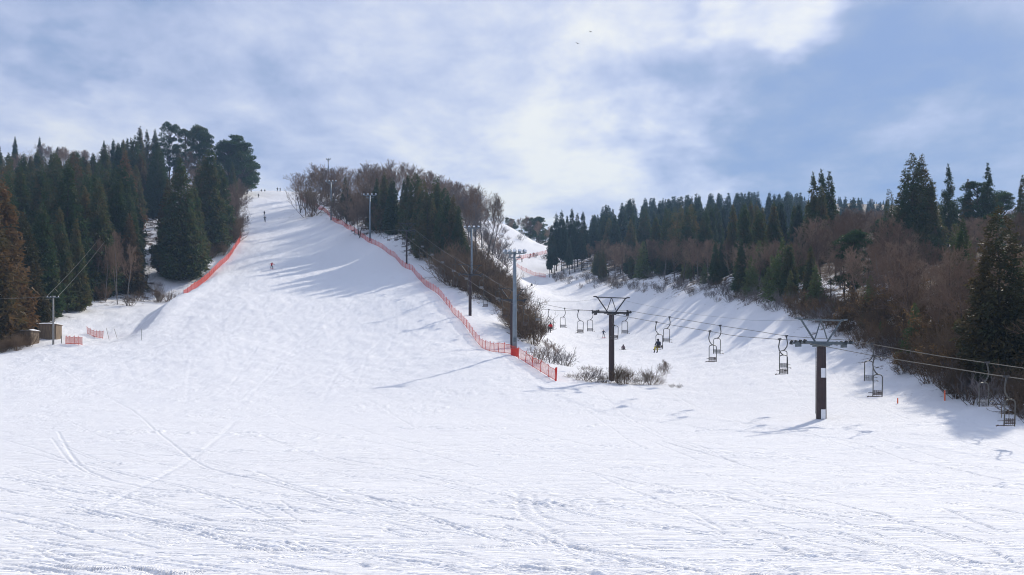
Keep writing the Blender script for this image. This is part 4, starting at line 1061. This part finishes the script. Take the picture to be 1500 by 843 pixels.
# ------------------------------------------------------------------ utility poles and wires on the left
def upole(px, d, h, label):
    p = at(px, d); t = thing('utility_pole', label, 'utility pole', p, 0, 'utility poles on the left')
    b = MB(); b.tube([(0, 0, -.8), (0, 0, h * .5), (0, 0, h)], [.15, .13, .10], 9); b.build('pole', M_CONC, t, True)
    b = MB(); b.box((0, -.12, h - .25), (1.8, .10, .10)); b.tube([(-.6, -.1, h - .25), (0, -.1, h - .8)], .02, 4); b.build('crossarm', M_STEEL, t)
    for x in (-.8, -.3, .3, .8):
        b = MB(); b.tube([(x, -.12, h - .2), (x, -.12, h - .12), (x, -.12, h - .04)], [.045, .06, .03], 7); b.build('insulator', M_WHITE, t)
    return p + Vector((0, -.12, h - .04))
q1 = upole(78, 128, 7.1, 'slim concrete utility pole on the snow in front of the cedars')
q2 = upole(186, 236, 10.5, 'distant utility pole hidden among the cedars of the left hill')
q0 = Vector((-88, 112, q1.z - 1.0))
for k, (a, b_) in enumerate([(q1, q2), (q0, q1)]):
    for s in (-.8, .8) if k == 0 else (.3,):
        m = MB(); pts = []
        for i in range(17):
            f = i / 16; p = a.lerp(b_, f) + Vector((s, 0, -(1.1 if k == 0 else .8) * 4 * f * (1 - f))); pts.append(p)
        m.tube(pts, .028, 4); tag(m.build('power_wire', M_ROPE), ['left power wire climbing from the utility pole into the cedars', 'right power wire climbing from the utility pole into the cedars', 'power wire leaving the utility pole towards the left edge'][0 if (k == 0 and s < 0) else 1 if k == 0 else 2], 'wire')

# ------------------------------------------------------------------ board sheds
def shed(px, d, wd, dp, h, label, rz=0.0):
    p = at(px, d); t = thing('wooden_shed', label, 'shed', p, rz, 'wooden sheds under the left cedars')
    b = MB(); n = int(wd / .2)
    for i in range(n): b.box((-wd / 2 + wd * (i + .5) / n, -dp / 2, h / 2 - .2), (wd / n - .02, .04 + .01 * (i % 2), h + .4))
    b.build('board_wall', M_WOOD, t)
    b = MB(); n = int(dp / .2)
    for s in (-1, 1):
        for i in range(n): b.box((s * (wd / 2 + .025), -dp / 2 + dp * (i + .5) / n, h / 2 - .2), (.04, dp / n - .02, h + .4))
    b.box((0, dp / 2, h / 2 - .2), (wd, .04, h + .4)); b.build('side_wall', M_WOOD, t)
    b = MB(); b.box((0, 0, h + .06), (wd + .3, dp + .3, .10)); rf = b.build('roof', M_WOOD, t)
    bm = bmesh.new(); bmesh.ops.create_grid(bm, x_segments=14, y_segments=10, size=.5)
    for v in bm.verts:
        e = (1 - (abs(v.co.x) * 2) ** 6) * (1 - (abs(v.co.y) * 2) ** 6); v.co.z = h + .115 + e * (.20 + .05 * math.sin(v.co.x * 9 + px) * math.cos(v.co.y * 7)); v.co.x *= wd + .36; v.co.y *= dp + .36
    me = bpy.data.meshes.new('snow_cover'); bm.to_mesh(me); bm.free(); me.materials.append(M_CLEAN)
    for q in me.polygons: q.use_smooth = True
    link('snow_cover', me, rf)
shed(73, 140, 2.7, 2.2, 2.1, 'larger weathered board shed behind the utility pole', .1)
shed(43, 131, 1.9, 1.6, 1.9, 'smaller pale board shed beside the leftmost cedar', -.25)

# ------------------------------------------------------------------ people
M_SKIN = mat('skin', (.55, .33, .24), .5); M_BOOT = mat('boots', (.025, .025, .03), .5)
CLOTH = {}
def cloth(c):
    if c not in CLOTH: CLOTH[c] = worn(tuple(v * .85 for v in c), c, 8, .8, 0, 'cloth_%d' % len(CLOTH))
    return CLOTH[c]
J_STAND = dict(pel=(0, 0, .92), ch=(0, -.06, 1.25), nk=(0, -.10, 1.45), hd=(0, -.13, 1.60), tp=(0, -.13, 1.72),
               shl=(-.19, -.07, 1.38), ell=(-.34, -.14, 1.15), hal=(-.40, -.34, 1.02), shr=(.19, -.07, 1.38), elr=(.34, -.14, 1.15), har=(.40, -.34, 1.02),
               hpl=(-.10, 0, .88), knl=(-.15, -.16, .50), fol=(-.18, -.02, .10), tol=(-.18, -.20, .05), hpr=(.10, 0, .88), knr=(.15, -.16, .50), for_=(.18, -.02, .10), tor=(.18, -.20, .05))
J_CROUCH = dict(J_STAND, pel=(0, .12, .68), ch=(0, -.12, .95), nk=(0, -.26, 1.10), hd=(0, -.34, 1.22), tp=(0, -.37, 1.33), shl=(-.19, -.20, 1.04), ell=(-.42, -.22, .90), hal=(-.58, -.36, .84), shr=(.19, -.20, 1.04), elr=(.42, -.22, .90), har=(.55, -.40, .80),
                hpl=(-.11, .10, .66), knl=(-.20, -.22, .46), hpr=(.11, .10, .66), knr=(.20, -.22, .46))
J_SIT = dict(J_STAND, pel=(0, 0, .12), ch=(0, .03, .45), nk=(0, .0, .64), hd=(0, -.03, .79), tp=(0, -.03, .91), shl=(-.19, .02, .57), ell=(-.27, -.10, .35), hal=(-.16, -.32, .28), shr=(.19, .02, .57), elr=(.27, -.10, .35), har=(.16, -.32, .28),
             hpl=(-.10, -.02, .12), knl=(-.13, -.44, .14), fol=(-.14, -.46, -.30), tol=(-.14, -.62, -.36), hpr=(.10, -.02, .12), knr=(.13, -.44, .14), for_=(.14, -.46, -.30), tor=(.14, -.62, -.36))
J_GROUND = dict(J_SIT, knl=(-.16, -.38, .36), fol=(-.17, -.68, .10), tol=(-.17, -.84, .10), knr=(.16, -.38, .36), for_=(.17, -.68, .10), tor=(.17, -.84, .10), hal=(-.30, .12, .05), ell=(-.30, .10, .30), har=(.20, -.36, .40))
BON = [('pel', 'ch'), ('ch', 'nk'), ('nk', 'hd'), ('hd', 'tp'), ('ch', 'shl'), ('shl', 'ell'), ('ell', 'hal'), ('ch', 'shr'), ('shr', 'elr'), ('elr', 'har'), ('pel', 'hpl'), ('hpl', 'knl'), ('knl', 'fol'), ('fol', 'tol'), ('pel', 'hpr'), ('hpr', 'knr'), ('knr', 'for_'), ('for_', 'tor')]
RADJ = dict(pel=.155, ch=.17, nk=.075, hd=.115, tp=.10, shl=.085, shr=.085, ell=.06, elr=.06, hal=.05, har=.05, hpl=.11, hpr=.11, knl=.08, knr=.08, fol=.065, for_=.065, tol=.06, tor=.06)
PM = {}
def body_mesh(J, jacket, trousers, helmet):
    names = list(J); me = bpy.data.meshes.new('tmp'); me.from_pydata([J[n] for n in names], [(names.index(a), names.index(b)) for a, b in BON], [])
    o = link('tmp', me); sk = o.modifiers.new('s', 'SKIN'); sk.use_smooth_shade = True
    for i, n in enumerate(names):
        d = me.skin_vertices[0].data[i]; d.radius = (RADJ[n], RADJ[n] * .9); d.use_root = (n == 'pel')
    ss = o.modifiers.new('u', 'SUBSURF'); ss.levels = 1; ss.render_levels = 1
    dg = bpy.context.evaluated_depsgraph_get(); ev = o.evaluated_get(dg); m2 = bpy.data.meshes.new_from_object(ev)
    bpy.data.objects.remove(o); m2.name = 'person'
    m2.materials.clear()
    for m in (cloth(jacket), cloth(trousers), M_BOOT, cloth(helmet), M_SKIN): m2.materials.append(m)
    jv = {n: Vector(J[n]) for n in names}
    for p in m2.polygons:
        c = p.center; best = min(BON, key=lambda e: _sd(c, jv[e[0]], jv[e[1]])); p.use_smooth = True
        k = 0
        if best[1] in ('hpl', 'hpr', 'knl', 'knr', 'fol', 'for_'): k = 1
        if best[1] in ('tol', 'tor') or (best[1] in ('fol', 'for_') and (c - jv[best[1]]).length < .14): k = 2
        if best[1] in ('hd', 'tp'): k = 3 if (c.z > jv['hd'].z + .02 or c.y > jv['hd'].y + .02) else 4
        if best[1] in ('hal', 'har') and (c - jv[best[1]]).length < .09: k = 2
        p.material_index = k
    return m2
def _sd(p, a, b):
    t = max(0, min(1, (p - a).dot(b - a) / max(1e-6, (b - a).length_squared))); return (p - a.lerp(b, t)).length
def person(pose, loc, rz, jacket, trousers, label, helmet=(.03, .03, .035), scale=1.0):
    J = {'stand': J_STAND, 'crouch': J_CROUCH, 'sit': J_SIT, 'ground': J_GROUND}[pose]
    key = (pose, jacket, trousers, helmet)
    if key not in PM: PM[key] = body_mesh(J, jacket, trousers, helmet)
    o = link('person', PM[key], None, loc, rz); o.scale = (scale,) * 3; tag(o, label, 'person')
    # goggles / face band
    b = MB(); h = Vector(J['hd']); b.box(h + Vector((0, -.105, .03)), (.16, .04, .06)); b.build('goggles', M_RUBBER, o)
    return o
def skis(loc, rz, label, spread=.18, board=False, tilt=0.0):
    b = MB(); t = thing('snowboard' if board else 'ski_pair', label, 'snowboard' if board else 'skis', loc, rz)
    t.rotation_euler = (tilt, 0, rz)
    if board:
        pts = [(-.76, 0, .12), (-.68, 0, .05), (0, 0, .03), (.68, 0, .05), (.76, 0, .12)]
        me = MB()
        for i in range(4):
            a, c = Vector(pts[i]), Vector(pts[i + 1]); mid = (a + c) / 2; ln = (c - a).length; ang = math.atan2(c.z - a.z, c.x - a.x)
            me.box(mid, (ln + .01, .26, .02), Matrix.Rotation(-ang, 3, 'Y'))
        me.build('deck', M_DARKSTEEL, t); e = MB(); e.box((-.25, 0, .07), (.12, .22, .06)); e.box((.25, 0, .07), (.12, .22, .06)); e.build('bindings', M_RUBBER, t)
    else:
        for s in (-1, 1):
            e = MB(); x = s * spread
            e.box((x, 0, .025), (.08, 1.5, .02)); e.box((x, -.82, .07), (.075, .18, .018), Matrix.Rotation(R(-35), 3, 'X')); e.box((x, .02, .055), (.07, .3, .05)); e.build('ski', M_REDPAD if s < 0 else M_REDPAD, t)
    return t
def onrope(y, off, dx=0.0): return Vector((line_x(y, off), y, rope_z(y)))
DK = (.035, .035, .045); BLK = (.02, .02, .022)
def slope_person(pose, px, py, jacket, trousers, label, rz=0.0, ski=None, scale=1.0):
    p = hit(px, py, 60)
    p.z = gz(p.x, p.y) + (.04 if ski else 0.0) + .05
    o = person(pose, p, rz, jacket, trousers, label, scale=scale)
    if ski == 'ski': skis(p + Vector((0, 0, -.03)), rz, 'skis under the ' + label.replace('person ', 'person ')[:60])
    if ski == 'board':
        off = Vector((math.sin(rz) * .72, -math.cos(rz) * .72, -.02)) if pose == 'ground' else Vector((0, 0, -.03)); skis(p + off, rz, 'snowboard of the ' + label[:56], board=True)
    return o
slope_person('crouch', 398, 395, (.62, .03, .03), BLK, 'person in red jacket skiing low across the main run', .5, 'ski', 1.15)
slope_person('stand', 388, 327, DK, BLK, 'person in black standing lower of two, upper main run', .2, None, 1.2)
slope_person('stand', 387.5, 317, DK, DK, 'person in dark clothes just above the standing one on the run', -.2, None)
slope_person('stand', 363, 325, DK, DK, 'person in dark clothes alone at the left of the upper run', .4)
slope_person('ground', 353, 300, BLK, BLK, 'person sitting on the snow, left one of the seated pair', .2)
slope_person('ground', 361, 300, (.10, .03, .03), BLK, 'person sitting on the snow, right one of the seated pair', -.2)
slope_person('stand', 378.5, 291, DK, BLK, 'person in black riding down just below the crest', .7)
slope_person('ground', 383, 281, BLK, BLK, 'person sitting on the crest, left one of the seated pair', 0)
slope_person('ground', 388, 281, BLK, BLK, 'person sitting on the crest, right one of the seated pair', 0)
slope_person('stand', 406.5, 281.5, DK, BLK, 'person standing on the crest, left one of the standing pair', 0, None, 1.05)
slope_person('stand', 410.5, 281.5, DK, BLK, 'person standing on the crest, right one of the standing pair', 0, None, .95)
slope_person('stand', 884, 496, (.07, .08, .10), (.10, .10, .10), 'person in grey skiing down the valley run left of the second tower', .2, 'ski')
slope_person('ground', 913, 514, (.22, .14, .15), (.10, .07, .07), 'person in dull pink jacket sitting on the valley run with a snowboard', 0, 'board', 1.1)
slope_person('ground', 779, 420, BLK, BLK, 'person in black sitting low on the valley run bend', 0)
slope_person('stand', 764.5, 385, BLK, BLK, 'person in black standing beside the pale red net at the bend', 0)
slope_person('stand', 777, 378, (.5, .03, .03), BLK, 'person in red beside the upper net, left one of two', 0)
slope_person('stand', 781.5, 377, (.5, .03, .03), (.3, .03, .03), 'person in red beside the upper net, right one of two', 0)
# riders on the lift
def rider(y, off, jacket, trousers, label, rz):
    s = 1 if off < 0 else -1
    p = onrope(y, off) + LN * (s * .28) + LDIR * (.16 * s) + Vector((0, 0, -2.42))
    person('sit', p, YAW + rz, jacket, trousers, label, (.03, .03, .04))
rider(81.8, -GA, (.03, .035, .06), (.75, .62, .03), 'person in dark jacket and yellow trousers riding the lift', math.pi)
rider(109.2, -GA, (.65, .03, .03), (.03, .03, .05), 'person in red jacket riding the lift above the shrubs', math.pi)

# ------------------------------------------------------------------ birds
for i, (px, py) in enumerate([(865, 47), (846, 64)]):
    d = 150; p = Vector(((px - 750) / F * d, d, (HY - py) / F * d))
    t = thing('bird', ['tiny dark bird in the sky, upper one', 'tiny dark bird in the sky, lower one'][i], 'bird', p, .6, 'birds over the valley')
    b = MB(); b.tube([(0, -.16, 0), (0, -.08, .02), (0, .05, .0), (0, .2, -.01)], [.01, .05, .045, .008], 6); b.build('body', M_RUBBER, t)
    for s in (-1, 1):
        b = MB(); b.v += [(0, -.06, .03), (s * .2, -.03, .10), (s * .42, .04, .06), (s * .2, .07, .09), (0, .07, .03)]; b.v += [(x, y, z - .012) for x, y, z in b.v[:5]]
        b.f += [(0, 1, 2, 3, 4), (9, 8, 7, 6, 5)] + [(k, (k + 1) % 5, (k + 1) % 5 + 5, k + 5) for k in range(5)]; b.build('wing', M_RUBBER, t)

# ------------------------------------------------------------------ haze
hz = bpy.data.materials.new('haze'); hz.use_nodes = True; t = hz.node_tree; t.nodes.clear()
mo = N(t, 'ShaderNodeOutputMaterial'); pv = N(t, 'ShaderNodeVolumePrincipled')
pv.inputs['Color'].default_value = (.42, .66, 1.0, 1); pv.inputs['Density'].default_value = .00028; pv.inputs['Anisotropy'].default_value = .2
t.links.new(pv.outputs[0], mo.inputs['Volume'])
USE_HAZE = True
if USE_HAZE:
    allz = [min(p[2] for p in [(0, 0, -5)]), float(np.min(GROUND_Z))]
    z0 = min(allz) - 6; z1 = 330
    b = MB(); b.box((0, 2000, (z0 + z1) / 2), (24000, 5600, z1 - z0)); o = b.build('haze', hz); o['kind'] = 'stuff'; o['label'] = 'thin blue haze in the winter air'
